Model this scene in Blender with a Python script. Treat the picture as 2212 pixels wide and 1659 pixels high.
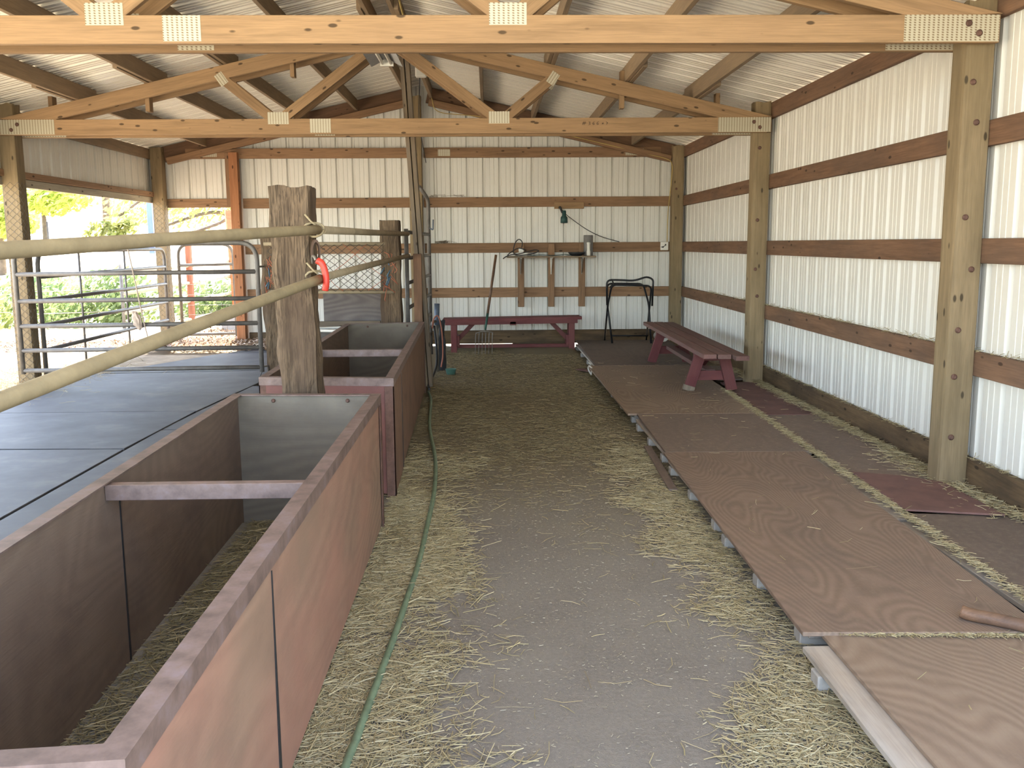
import bpy, bmesh, math, random
import numpy as np
from mathutils import Vector, Matrix, noise as mnoise
random.seed(7); rng=np.random.default_rng(7)
for o in list(bpy.data.objects): bpy.data.objects.remove(o)
SC=bpy.context.scene; COL=SC.collection; V=Vector

# ------------------------------------------------------------------ camera
FPX,PITCH,YAW,ROLL,EYE=2008.8,.1498,.0242,-.0067,1.40
Fw=V((math.sin(YAW)*math.cos(PITCH),math.cos(YAW)*math.cos(PITCH),-math.sin(PITCH)))
R0=V((math.cos(YAW),-math.sin(YAW),0)); U0=R0.cross(Fw)
Rt=R0*math.cos(ROLL)+U0*math.sin(ROLL); Up=U0*math.cos(ROLL)-R0*math.sin(ROLL)
cd=bpy.data.cameras.new('camera'); cam=bpy.data.objects.new('camera',cd); COL.objects.link(cam)
cam.matrix_world=Matrix(((Rt.x,Up.x,-Fw.x,0),(Rt.y,Up.y,-Fw.y,0),(Rt.z,Up.z,-Fw.z,EYE),(0,0,0,1)))
cd.sensor_width=36; cd.lens=FPX*36/2212; cd.clip_start=.05; cd.clip_end=500
SC.camera=cam
# ------------------------------------------------------------------ world, sun, exposure
SUN_EL,SUN_AZ=math.radians(58),math.radians(-14)      # azimuth measured from +y towards +x
W=bpy.data.worlds.new('world'); SC.world=W; W.use_nodes=True
wn=W.node_tree; bg=wn.nodes['Background']
sky=wn.nodes.new('ShaderNodeTexSky'); sky.sky_type='NISHITA'; sky.sun_disc=False
sky.sun_elevation=SUN_EL; sky.sun_rotation=SUN_AZ; sky.air_density=1.0; sky.dust_density=.8; sky.ozone_density=1.0
hs=wn.nodes.new('ShaderNodeHueSaturation'); hs.inputs['Saturation'].default_value=.74; wn.links.new(sky.outputs[0],hs.inputs['Color']); wn.links.new(hs.outputs[0],bg.inputs[0]); bg.inputs[1].default_value=.50
sd=bpy.data.lights.new('sun','SUN'); sd.energy=10.5; sd.angle=math.radians(.6); sd.color=(1,.93,.81)
sun=bpy.data.objects.new('sun',sd); COL.objects.link(sun)
sdir=V((math.sin(SUN_AZ)*math.cos(SUN_EL),math.cos(SUN_AZ)*math.cos(SUN_EL),math.sin(SUN_EL)))
sun.rotation_euler=(-sdir).to_track_quat('-Z','Y').to_euler(); sun.location=(0,0,30)
SC.view_settings.view_transform='Standard'; SC.view_settings.look='None'
SC.view_settings.gamma=1; SC.view_settings.use_curve_mapping=False
SC.view_settings.exposure=1.90

# ------------------------------------------------------------------ materials
def newmat(name):
    m=bpy.data.materials.new(name); m.use_nodes=True
    n=m.node_tree; b=n.nodes['Principled BSDF']; return m,n,b
def N(n,t,**k):
    x=n.nodes.new(t)
    for a,v in k.items(): setattr(x,a,v)
    return x
def ramp(n,src,stops):
    r=N(n,'ShaderNodeValToRGB'); n.links.new(src,r.inputs[0]); e=r.color_ramp.elements
    while len(e)<len(stops): e.new(.5)
    for i,(p,c) in enumerate(stops):
        e[i].position=p; e[i].color=(c[0],c[1],c[2],1) if not isinstance(c,(int,float)) else (c,c,c,1)
    return r.outputs[0]
def coords(n,scale,rnd=True,src='Object',rot=(0,0,0)):
    tc=N(n,'ShaderNodeTexCoord'); mp=N(n,'ShaderNodeMapping'); mp.inputs['Scale'].default_value=scale
    mp.inputs['Rotation'].default_value=rot
    out=tc.outputs[src]
    if rnd:
        oi=N(n,'ShaderNodeObjectInfo'); va=N(n,'ShaderNodeVectorMath',operation='MULTIPLY_ADD')
        co=N(n,'ShaderNodeCombineXYZ')
        for i in range(3): n.links.new(oi.outputs['Random'],co.inputs[i])
        va.inputs[1].default_value=(17,31,23); n.links.new(co.outputs[0],va.inputs[0]); n.links.new(out,va.inputs[2]); out=va.outputs[0]
    n.links.new(out,mp.inputs[0]); return mp.outputs[0]
def tex(n,vec,scale=1,detail=4,rough=.55,dist=0):
    t=N(n,'ShaderNodeTexNoise'); t.inputs['Scale'].default_value=scale; t.inputs['Detail'].default_value=detail
    t.inputs['Roughness'].default_value=rough; t.inputs['Distortion'].default_value=dist
    n.links.new(vec,t.inputs['Vector']); return t.outputs['Fac']
def mixc(n,fac,a,b,mode='MIX'):
    m=N(n,'ShaderNodeMix',data_type='RGBA',blend_type=mode)
    for i,x in ((0,fac),(6,a),(7,b)):
        if isinstance(x,(int,float)): m.inputs[i].default_value=x
        elif isinstance(x,tuple): m.inputs[i].default_value=(x[0],x[1],x[2],1)
        else: n.links.new(x,m.inputs[i])
    return m.outputs[2]
def mth(n,op,a,b=None):
    m=N(n,'ShaderNodeMath',operation=op)
    for i,x in enumerate((a,b)):
        if x is None: continue
        if isinstance(x,(int,float)): m.inputs[i].default_value=x
        else: n.links.new(x,m.inputs[i])
    return m.outputs[0]
def bump(n,b,h,st=.3,d=.01):
    x=N(n,'ShaderNodeBump'); x.inputs['Strength'].default_value=st; x.inputs['Distance'].default_value=d
    n.links.new(h,x.inputs['Height']); n.links.new(x.outputs[0],b.inputs['Normal'])
def sc(c,k): return tuple(min(1,x*k) for x in c)
def wood(name,c,dark=.55,knots=True,grey=None,greyamt=.5,rough=.8,bm_=.25,stain=.0,fine=.35):
    m,n,b=newmat(name)
    g=tex(n,coords(n,(1.1,16,16)),1.6,5,.6,.4); f=tex(n,coords(n,(4,110,110)),1.4,3,.6)
    col=ramp(n,g,[(.25,sc(c,dark)),(.5,c),(.8,sc(c,1.18))])
    col=mixc(n,mth(n,'MULTIPLY',ramp(n,f,[(.35,1.),(.6,0.)]),fine),col,sc(c,dark*.8))
    if grey:
        w=tex(n,coords(n,(1.2,3,3)),1.3,4,.65)
        col=mixc(n,mth(n,'MULTIPLY',ramp(n,w,[(.4,0.),(.62,1.)]),greyamt),col,grey)
    if stain:
        w=tex(n,coords(n,(.9,5,5)),1.1,5,.7)
        col=mixc(n,mth(n,'MULTIPLY',ramp(n,w,[(.5,0.),(.66,1.)]),stain),col,sc(c,.28))
    if knots:
        v=N(n,'ShaderNodeTexVoronoi'); v.inputs['Scale'].default_value=1; v.inputs['Randomness'].default_value=1
        n.links.new(coords(n,(5.5,13,13)),v.inputs['Vector'])
        col=mixc(n,ramp(n,v.outputs['Distance'],[(.10,1.),(.15,0.)]),col,sc(c,.25))
    oi=N(n,'ShaderNodeObjectInfo'); hv=N(n,'ShaderNodeHueSaturation')
    n.links.new(mth(n,'ADD',mth(n,'MULTIPLY',oi.outputs['Random'],.28),.86),hv.inputs['Value']); n.links.new(col,hv.inputs['Color'])
    n.links.new(hv.outputs[0],b.inputs['Base Color']); b.inputs['Roughness'].default_value=rough; b.inputs['Specular IOR Level'].default_value=.25
    bump(n,b,g,bm_,.006); return m
def ply(name,c,c2,lines=46,blot=.35,blotc=(.05,.035,.03),rough=.75,contrast=.8,paint=None,pamt=0,dust=0):
    m,n,b=newmat(name)
    a=tex(n,coords(n,(.55,1.9,1.9)),1.0,1.5,.4,.25)
    s=mth(n,'SINE',mth(n,'MULTIPLY',a,float(lines*6.28)))
    s2=mth(n,'ADD',mth(n,'MULTIPLY',s,.5),.5)
    f=tex(n,coords(n,(5,70,70)),1.5,4,.65)
    k=mth(n,'MULTIPLY',mth(n,'ADD',mth(n,'MULTIPLY',s2,.75),mth(n,'MULTIPLY',f,.5)),contrast)
    col=mixc(n,k,c,c2)
    w=tex(n,coords(n,(1.6,1.9,1.9)),1.6,6,.7)
    col=mixc(n,mth(n,'MULTIPLY',ramp(n,w,[(.45,0.),(.68,1.)]),blot),col,blotc)
    if paint:
        w=tex(n,coords(n,(1.1,1.5,1.5)),1.0,5,.62)
        col=mixc(n,mth(n,'MULTIPLY',ramp(n,w,[(.38,0.),(.62,1.)]),pamt),col,paint)
    if dust:
        w=tex(n,coords(n,(14,14,14)),2,6,.8)
        col=mixc(n,mth(n,'MULTIPLY',ramp(n,w,[(.5,0.),(.72,1.)]),dust),col,(.34,.29,.2))
    n.links.new(col,b.inputs['Base Color']); b.inputs['Roughness'].default_value=rough; b.inputs['Specular IOR Level'].default_value=.3
    bump(n,b,f,.25,.004); return m
def plain(name,c,rough=.6,metal=0,var=.25,scale=6,c2=None,spec=.4,bmp=0):
    m,n,b=newmat(name)
    a=tex(n,coords(n,(scale,)*3),1,5,.65)
    col=ramp(n,a,[(.3,sc(c,1-var)),(.55,c),(.8,c2 if c2 else sc(c,1+var))])
    n.links.new(col,b.inputs['Base Color']); b.inputs['Roughness'].default_value=rough; b.inputs['Metallic'].default_value=metal
    b.inputs['Specular IOR Level'].default_value=spec
    if bmp: bump(n,b,a,bmp,.005)
    return m
M={}
M['truss']=wood('truss_pine',(.305,.192,.102),.62,grey=(.24,.15,.085),greyamt=.3)
M['purlin']=wood('purlin_pine',(.30,.215,.135),.7,knots=False,grey=(.20,.15,.105),greyamt=.5)
M['girt']=wood('girt_fir',(.20,.112,.066),.6,grey=(.10,.068,.05),greyamt=.5,stain=.25)
M['girtback']=wood('girt_fir_back',(.27,.16,.09),.6)
M['post']=wood('treated_post',(.27,.20,.115),.68,grey=(.17,.125,.065),greyamt=.5)
M['jamb']=wood('orange_jamb',(.36,.16,.075),.65)
M['skirt']=wood('treated_skirt',(.16,.105,.055),.5,grey=(.06,.042,.028),greyamt=.8,stain=.6)
M['tie']=wood('weathered_tie',(.19,.135,.085),.3,knots=False,grey=(.075,.050,.034),greyamt=.75,rough=.95,bm_=1.0,fine=.9)
M['oldboard']=wood('old_grey_board',(.22,.165,.11),.5,grey=(.13,.11,.09),greyamt=.6)
M['greyboard']=wood('grey_board',(.19,.175,.165),.55,grey=(.10,.095,.095),greyamt=.6)
M['fascia']=wood('pale_fascia',(.42,.37,.28),.75)
M['redpaint']=wood('red_paint',(.135,.036,.036),.75,knots=False,grey=(.20,.085,.07),greyamt=.35,rough=.6,bm_=.15)
M['redworn']=wood('worn_red_seat',(.19,.10,.085),.7,knots=False,grey=(.16,.115,.095),greyamt=.6,bm_=.2)
M['bareend']=wood('bare_wood_end',(.26,.21,.155),.6,knots=False)
M['redrail']=wood('red_rail',(.22,.085,.05),.6)
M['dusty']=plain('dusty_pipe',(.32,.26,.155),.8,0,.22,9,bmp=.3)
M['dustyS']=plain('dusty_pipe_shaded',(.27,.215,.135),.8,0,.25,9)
M['gal']=plain('galvanised_tube',(.135,.122,.108),.5,.15,.3,12)
M['rust']=plain('rusty_angle_iron',(.19,.13,.11),.55,.1,.45,14,(.23,.18,.19),bmp=.2)
M['rustred']=plain('rusty_corner_iron',(.14,.075,.055),.75,.15,.4,18)
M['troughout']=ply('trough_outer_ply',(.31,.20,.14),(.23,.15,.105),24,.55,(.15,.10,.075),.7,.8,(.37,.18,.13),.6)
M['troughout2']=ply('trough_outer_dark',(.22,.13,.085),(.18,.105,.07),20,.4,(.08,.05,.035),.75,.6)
M['troughin']=ply('trough_inner_ply',(.21,.155,.115),(.17,.12,.09),30,.5,(.10,.068,.06),.65,.7)
M['troughback']=ply('trough_back_ply',(.20,.17,.13),(.14,.12,.092),26,.5,(.12,.095,.075),.8,.6)
M['troughred']=plain('maroon_panel',(.17,.068,.055),.65,0,.25,5)
M['plyA']=ply('platform_ply',(.27,.19,.14),(.19,.13,.092),64,.45,(.13,.098,.08),.72,.85,dust=.22)
M['plyB']=ply('platform_ply_light',(.31,.23,.165),(.22,.155,.11),56,.35,(.15,.11,.085),.72,.9,dust=.2)
M['plyC']=ply('platform_ply_dull',(.21,.155,.12),(.17,.125,.098),16,.4,(.15,.115,.095),.78,.5,dust=.5)
M['plyD']=ply('platform_ply_dark',(.16,.12,.095),(.125,.092,.073),14,.4,(.10,.075,.063),.75,.5,dust=.35)
M['plyR']=plain('maroon_ply',(.165,.085,.072),.75,0,.25,7,bmp=.1)
M['plyG']=ply('grey_weathered_ply',(.19,.165,.15),(.12,.10,.095),26,.35,(.08,.07,.065),.8,.8)
M['pallet']=wood('pallet_wood',(.40,.33,.26),.6,knots=False,grey=(.46,.43,.39),greyamt=.7)
M['block']=plain('pallet_block',(.38,.355,.32),.8,0,.2,20)
M['blackpipe']=plain('black_enamel',(.012,.012,.014),.35,.2,.2,8)
M['rubber']=plain('rubber_mat',(.062,.062,.066),.62,0,.45,2.6,(.13,.122,.11),.4,bmp=.12)
M['redhose']=plain('reddish_hose',(.36,.13,.08),.6,0,.2,10)
M['hose']=plain('green_hose',(.15,.21,.13),.55,0,.3,25)
M['redplastic']=plain('red_plastic',(.58,.05,.03),.4,0,.1,8)
M['orangetwine']=plain('orange_twine',(.38,.11,.055),.7,0,.2,30)
M['bluetwine']=plain('blue_twine',(.05,.10,.14),.7,0,.2,30)
M['wire']=plain('old_wire',(.09,.075,.06),.6,.4,.3,20)
M['white']=plain('white_plastic',(.75,.73,.66),.4,0,.06,10)
M['tube']=plain('lamp_tube',(.85,.82,.74),.3,0,.05,10)
M['greycan']=plain('grey_can',(.19,.18,.17),.5,.2,.15,12)
M['black']=plain('black_rubber',(.02,.02,.022),.6,0,.3,10)
M['lampgreen']=plain('green_lamp',(.03,.075,.07),.5,.3,.3,12)
M['handle']=wood('ash_handle',(.19,.105,.06),.5,knots=False,grey=(.07,.05,.045),greyamt=.5,rough=.5)
M['forkgreen']=plain('green_ferrule',(.03,.09,.065),.5,.1,.3,12)
M['steelthin']=plain('worn_steel',(.22,.20,.17),.45,.6,.3,16)
M['bluesteel']=plain('blue_head',(.10,.13,.18),.5,.2,.3,14)
M['yellowwire']=plain('yellow_cable',(.48,.35,.12),.6,0,.15,10)
M['greypvc']=plain('grey_duct',(.34,.34,.34),.6,0,.15,9)
M['leather']=plain('brown_leather',(.10,.06,.04),.6,0,.3,10)
M['rag']=plain('pale_rag',(.42,.33,.26),.9,0,.3,10)
M['teal']=plain('teal_tub',(.12,.26,.21),.5,0,.2,12)
M['skyspout']=plain('sky_tinted_spout',(.14,.22,.55),.5,0,.1,6)  # reflected sky put into the spout's base colour
M['bark']=plain('bark',(.13,.095,.065),.9,0,.4,9,bmp=.6)
M['cedar']=wood('cedar_trunk',(.42,.14,.06),.6,knots=False)
M['bin']=plain('grey_bin',(.22,.21,.21),.6,.2,.2,6)
def steel(name,c,patch=0):
    m,n,b=newmat(name)
    a=tex(n,coords(n,(.9,.9,.9),False),1,4,.6); col=ramp(n,a,[(.3,sc(c,.93)),(.7,c)])
    w=tex(n,coords(n,(9,9,2),False),1,5,.7)
    col=mixc(n,mth(n,'MULTIPLY',ramp(n,w,[(.60,0.),(.78,1.)]),.3),col,(.36,.30,.20))
    n.links.new(col,b.inputs['Base Color']); b.inputs['Roughness'].default_value=.42; b.inputs['Specular IOR Level'].default_value=.5
    return m
M['steel']=steel('white_siding',(.68,.66,.60)); M['roof']=steel('roof_steel',(.84,.80,.71)); M['roof'].node_tree.nodes['Principled BSDF'].inputs['Roughness'].default_value=.3
def nailplate():
    m,n,b=newmat('nail_plate'); tc=N(n,'ShaderNodeTexCoord'); s=N(n,'ShaderNodeSeparateXYZ'); n.links.new(tc.outputs['Object'],s.inputs[0])
    zz=s.outputs[2]; row=mth(n,'FRACT',mth(n,'MULTIPLY',zz,85.))
    xx=mth(n,'ADD',mth(n,'MULTIPLY',s.outputs[0],42.),mth(n,'MULTIPLY',row,.28)); cx=mth(n,'FRACT',xx)
    sl=mth(n,'MULTIPLY',mth(n,'LESS_THAN',cx,.42),mth(n,'LESS_THAN',row,.55))
    col=mixc(n,sl,(.48,.44,.33),(.20,.14,.08)); n.links.new(col,b.inputs['Base Color'])
    b.inputs['Roughness'].default_value=.45; b.inputs['Metallic'].default_value=.15; return m
M['plate']=nailplate()
def leafm(name,c,c2):
    m,n,b=newmat(name); a=tex(n,coords(n,(2.5,)*3,False),1,3); col=ramp(n,a,[(.3,c),(.7,c2)])
    n.links.new(col,b.inputs['Base Color']); b.inputs['Roughness'].default_value=.6
    t=N(n,'ShaderNodeBsdfTranslucent'); n.links.new(col,t.inputs[0]); mx=N(n,'ShaderNodeMixShader'); mx.inputs[0].default_value=.5
    n.links.new(b.outputs[0],mx.inputs[1]); n.links.new(t.outputs[0],mx.inputs[2]); n.links.new(mx.outputs[0],n.nodes['Material Output'].inputs[0]); return m
M['leafy']=leafm('yellow_green_leaves',(.34,.42,.07),(.50,.52,.12)); M['leafg']=leafm('bush_leaves',(.13,.20,.07),(.34,.40,.16))
M['leafo']=leafm('olive_leaves',(.22,.27,.07),(.40,.38,.14))
def haym(name,cs):
    m,n,b=newmat(name); w=N(n,'ShaderNodeTexWhiteNoise'); g=N(n,'ShaderNodeNewGeometry')
    n.links.new(g.outputs['Random Per Island'],w.inputs['Vector'])
    k=len(cs); col=ramp(n,g.outputs['Random Per Island'],[(i/(k-1),c) for i,c in enumerate(cs)])
    n.links.new(col,b.inputs['Base Color']); b.inputs['Roughness'].default_value=.6; b.inputs['Specular IOR Level'].default_value=.3; return m
M['hay']=haym('hay_blades',[(.31,.24,.125),(.45,.37,.20),(.25,.21,.11),(.38,.30,.155),(.52,.45,.28),(.22,.17,.09)])
M['hayd']=haym('old_hay',[(.17,.13,.065),(.28,.22,.11),(.14,.11,.055),(.33,.27,.15),(.20,.165,.08)])
M['deadleaf']=haym('dead_leaves',[(.26,.16,.10),(.40,.28,.18),(.20,.13,.09),(.50,.40,.28)])
M['chaff']=haym('pale_chaff',[(.33,.29,.21),(.25,.21,.14),(.42,.38,.29),(.20,.165,.11)])
def floorm():
    m,n,b=newmat('packed_dirt'); c=coords(n,(1,1,1),False)
    a=tex(n,c,1.3,5,.6); f=tex(n,c,60,4,.75); g=tex(n,c,230,2,.7)
    sp=N(n,'ShaderNodeSeparateXYZ'); n.links.new(c,sp.inputs[0])
    col=ramp(n,a,[(.3,(.185,.162,.135)),(.7,(.25,.225,.19))])
    col=mixc(n,mth(n,'MULTIPLY',ramp(n,f,[(.42,0.),(.62,1.)]),.35),col,(.31,.28,.24))
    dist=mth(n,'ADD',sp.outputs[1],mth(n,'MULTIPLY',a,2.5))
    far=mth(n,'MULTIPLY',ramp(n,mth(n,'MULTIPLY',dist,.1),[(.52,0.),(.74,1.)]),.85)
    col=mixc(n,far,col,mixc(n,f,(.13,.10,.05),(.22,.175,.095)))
    v=N(n,'ShaderNodeTexVoronoi'); v.inputs['Scale'].default_value=150; n.links.new(c,v.inputs['Vector'])
    fl=mth(n,'MULTIPLY',mth(n,'LESS_THAN',v.outputs['Distance'],.12),ramp(n,a,[(.35,.15),(.65,.45)]))
    col=mixc(n,fl,col,(.40,.36,.28))
    n.links.new(col,b.inputs['Base Color']); b.inputs['Roughness'].default_value=.88; b.inputs['Specular IOR Level'].default_value=.3
    bump(n,b,mth(n,'ADD',f,mth(n,'MULTIPLY',g,.7)),.7,.006); return m
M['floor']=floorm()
def groundm():
    m,n,b=newmat('dry_ground'); c=coords(n,(1,1,1),False); a=tex(n,c,1.3,6,.7); f=tex(n,c,7,5,.75)
    far=ramp(n,a,[(.3,(.50,.42,.28)),(.7,(.68,.60,.44))]); near=ramp(n,f,[(.35,(.22,.15,.10)),(.5,(.36,.27,.19)),(.68,(.58,.50,.37))])
    sp=N(n,'ShaderNodeSeparateXYZ'); n.links.new(c,sp.inputs[0]); d=mth(n,'ADD',sp.outputs[1],mth(n,'MULTIPLY',a,3.))
    k=ramp(n,mth(n,'MULTIPLY',d,.05),[(.70,0.),(.82,1.)]); k2=ramp(n,mth(n,'MULTIPLY',sp.outputs[1],.1),[(.55,1.),(.75,0.)])
    col=mixc(n,mth(n,'MAXIMUM',k,k2),near,far); n.links.new(col,b.inputs['Base Color']); b.inputs['Roughness'].default_value=.95; bump(n,b,f,.4,.02); return m
M['ground']=groundm()
M['litter']=plain('soil_litter',(.33,.25,.16),.95,0,.4,5,(.5,.42,.28),bmp=.5)

# ------------------------------------------------------------------ geometry helpers
def bmbox(bm,x0,x1,y0,y1,z0,z1,Mx=None):
    vs=[bm.verts.new((x,y,z)) for x in(x0,x1) for y in(y0,y1) for z in(z0,z1)]
    for f in((0,1,3,2),(4,6,7,5),(0,4,5,1),(2,3,7,6),(0,2,6,4),(1,5,7,3)): bm.faces.new([vs[i] for i in f])
    if Mx is not None:
        for v in vs: v.co=Mx@v.co
    return vs
def bmtube(bm,pts,r,seg=8,caps=True,r2=None):
    pts=[V(p) for p in pts]; rings=[]; n=len(pts); ref=None
    for i,p in enumerate(pts):
        d=(pts[min(i+1,n-1)]-pts[max(i-1,0)]).normalized()
        if ref is None: ref=V((0,0,1)) if abs(d.z)<.9 else V((1,0,0))
        a=(ref-d*ref.dot(d))
        if a.length<1e-4: a=d.orthogonal()
        a.normalize(); ref=a; b=d.cross(a); rr=r if r2 is None else r+(r2-r)*i/(n-1)
        rings.append([bm.verts.new(p+a*math.cos(t)*rr+b*math.sin(t)*rr) for t in[k*2*math.pi/seg for k in range(seg)]])
    for i in range(n-1):
        for k in range(seg):
            f=bm.faces.new([rings[i][k],rings[i][(k+1)%seg],rings[i+1][(k+1)%seg],rings[i+1][k]]); f.smooth=True
    if caps: bm.faces.new(rings[0][::-1]); bm.faces.new(rings[-1])
def bmlathe(bm,prof,c,axis=None,seg=20):
    c=V(c); q=(axis or V((0,0,1))).normalized().to_track_quat('Z','Y'); rings=[]
    for r,h in prof: rings.append([bm.verts.new(c+q@V((r*math.cos(t),r*math.sin(t),h))) for t in[k*2*math.pi/seg for k in range(seg)]])
    for i in range(len(rings)-1):
        for k in range(seg):
            f=bm.faces.new([rings[i][k],rings[i][(k+1)%seg],rings[i+1][(k+1)%seg],rings[i+1][k]]); f.smooth=True
    bm.faces.new(rings[0][::-1]); bm.faces.new(rings[-1])
def arc(pts,r=.06,n=5):
    """round the corners of a polyline"""
    P=[V(p) for p in pts]; out=[P[0]]
    for i in range(1,len(P)-1):
        a,b,c=P[i-1],P[i],P[i+1]; d1=(a-b); d2=(c-b); k=min(r,d1.length*.45,d2.length*.45)
        s=b+d1.normalized()*k; e=b+d2.normalized()*k
        for j in range(n+1):
            t=j/n; out.append(s*(1-t)**2+b*2*t*(1-t)+e*t*t)
    out.append(P[-1]); return out
def smooth(pts,n=8):
    P=[V(p) for p in pts]; P=[P[0]*2-P[1]]+P+[P[-1]*2-P[-2]]; out=[]
    for i in range(1,len(P)-2):
        for j in range(n):
            t=j/n; a,b,c,d=P[i-1:i+3]
            out.append(.5*((2*b)+(c-a)*t+(2*a-5*b+4*c-d)*t*t+(3*b-a-3*c+d)*t**3))
    out.append(P[-2]); return out
def link(name,bm,mat,parent=None,Mx=None,bevel=0,recalc=True):
    if recalc: bmesh.ops.recalc_face_normals(bm,faces=bm.faces)
    if bevel: bmesh.ops.bevel(bm,geom=list(bm.edges),offset=bevel,segments=1,affect='EDGES')
    me=bpy.data.meshes.new(name); bm.to_mesh(me); bm.free(); me.materials.append(mat)
    o=bpy.data.objects.new(name,me); COL.objects.link(o)
    Mx=Mx or Matrix.Identity(4)
    if parent:
        o.parent=parent; loc=V((0,0,0)); p=parent
        while p: loc+=p.location; p=p.parent
        if parent.type=='MESH' : o.matrix_basis=wm(parent).inverted()@Mx
        else: o.matrix_basis=Matrix.Translation(-loc)@Mx
    else: o.matrix_basis=Mx
    return o
def wm(o):
    m=o.matrix_basis.copy(); p=o.parent
    while p: m=p.matrix_basis@m; p=p.parent
    return m
def tag(o,label,cat,group=None,kind=None):
    o['label']=label; o['category']=cat
    if group:o['group']=group
    if kind:o['kind']=kind
    return o
def struct(o,label=None):
    o['kind']='structure'
    if label:o['label']=label
    return o
def thing(name,label,cat,loc,group=None):
    o=bpy.data.objects.new(name,None); o.empty_display_size=.1; COL.objects.link(o); o.location=loc; tag(o,label,cat,group); return o
def boardM(p0,p1,up=(0,0,1)):
    p0,p1,up=V(p0),V(p1),V(up); x=(p1-p0).normalized(); y=up.cross(x).normalized(); z=x.cross(y)
    m=Matrix((x,y,z)).transposed().to_4x4(); m.translation=p0; return m,(p1-p0).length
def board(name,p0,p1,w,t,mat,parent=None,up=(0,0,1),bevel=.002,z0=None,cut0=0,cut1=0):
    """plank from p0 to p1 (centre line); w along 'up', t across; grain along local x"""
    m,L=boardM(p0,p1,up); bm=bmesh.new(); a=-w/2 if z0 is None else z0
    vs=bmbox(bm,0,L,-t/2,t/2,a,a+w)
    for v in vs:
        if cut0 and v.co.x<L/2 and v.co.z>a+w/2: v.co.x+=cut0
        if cut1 and v.co.x>L/2 and v.co.z>a+w/2: v.co.x-=cut1
    return link(name,bm,mat,parent,m,bevel)
def box(name,x0,x1,y0,y1,z0,z1,mat,parent=None,axis='x',bevel=.003):
    """axis-aligned box whose grain runs along axis"""
    if axis=='x': m=Matrix.Translation((x0,(y0+y1)/2,(z0+z1)/2)); d=(x1-x0,y1-y0,z1-z0); r=Matrix.Identity(4)
    elif axis=='y': m=Matrix.Translation(((x0+x1)/2,y0,(z0+z1)/2)); d=(y1-y0,x1-x0,z1-z0); r=Matrix.Rotation(math.pi/2,4,'Z')
    else: m=Matrix.Translation(((x0+x1)/2,(y0+y1)/2,z0)); d=(z1-z0,y1-y0,x1-x0); r=Matrix.Rotation(-math.pi/2,4,'Y')
    bm=bmesh.new(); bmbox(bm,0,d[0],-d[1]/2,d[1]/2,-d[2]/2,d[2]/2)
    return link(name,bm,mat,parent,m@r,bevel)
def tube(name,pts,r,mat,parent=None,seg=10,r2=None):
    bm=bmesh.new(); o=V(pts[0]); bmtube(bm,[V(p)-o for p in pts],r,seg,True,r2); return link(name,bm,mat,parent,Matrix.Translation(o))
def deep_copy(o,parent=None,data=False):
    c=o.copy(); COL.objects.link(c)
    if parent: c.parent=parent
    for ch in list(o.children): deep_copy(ch,c)
    return c
def slab(name,pts,z,t,mat,ang=math.pi/2,parent=None,warp=0,seed=0,bevel=.002):
    """horizontal sheet from an outline; grain at angle ang"""
    o=V((pts[0][0],pts[0][1],z)); R=Matrix.Rotation(ang,4,'Z'); Ri=R.inverted(); bm=bmesh.new()
    n=len(pts); top=[bm.verts.new(Ri@(V((p[0],p[1],p[2] if len(p)>2 else z))-o)) for p in pts]
    bot=[bm.verts.new(v.co-V((0,0,t))) for v in top]
    bm.faces.new(top); bm.faces.new(bot[::-1])
    for i in range(n): bm.faces.new([top[i],bot[i],bot[(i+1)%n],top[(i+1)%n]])
    return link(name,bm,mat,parent,Matrix.Translation(o)@R,bevel)
def rough_post(name,x0,x1,y0,y1,z0,z1,mat,parent=None,amp=.012,seed=0,lean=(0,0)):
    L=z1-z0; bm=bmesh.new(); w=x1-x0; d=y1-y0; nz=int(L/.045); k=6
    ring=[]
    for i in range(k): ring.append((-.5+i/k,-.5))
    for i in range(k): ring.append((.5,-.5+i/k))
    for i in range(k): ring.append((.5-i/k,.5))
    for i in range(k): ring.append((-.5,.5-i/k))
    rows=[]
    for j in range(nz+1):
        z=L*j/nz; row=[]
        for a,b in ring:
            cr=1-.05*(abs(a)>.45 and abs(b)>.45)
            p=V((a*w*cr,b*d*cr,z)); s=V((p.x*9+seed*7,p.y*9,z*2.2)); q=V((p.x*30+seed,p.y*30,z*8))
            f=1+ (mnoise.noise(s)*amp*1.6+mnoise.noise(q)*amp*.7)/(w*.5)
            tz=z+(mnoise.noise(V((a*3+seed,b*3,5)))*.018 if j==nz else 0)
            row.append(bm.verts.new((p.x*f+lean[0]*z,p.y*f+lean[1]*z,tz)))
        rows.append(row)
    m=len(ring)
    for j in range(nz):
        for i in range(m): bm.faces.new([rows[j][i],rows[j][(i+1)%m],rows[j+1][(i+1)%m],rows[j+1][i]])
    bm.faces.new(rows[0][::-1])
    c=bm.verts.new((lean[0]*L,lean[1]*L,L-.004))
    for i in range(m): bm.faces.new([rows[-1][i],rows[-1][(i+1)%m],c])
    # local x = grain (vertical)
    R=Matrix.Rotation(-math.pi/2,4,'Y')
    for v in bm.verts: v.co=R.inverted()@v.co
    return link(name,bm,mat,parent,Matrix.Translation(((x0+x1)/2,(y0+y1)/2,z0))@R)

# ------------------------------------------------------------------ building dimensions (m)
RP,RG,LP,LG=2.437,2.588,-4.225,-4.376
YA,YBP,YCP=4.863,8.663,12.463; PW=.151; YW=12.614
XC=-.877
def zr(x): return 3.46-.228*abs(x-XC)
FRONT=.35      # the open end of the building, behind the viewer
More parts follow.
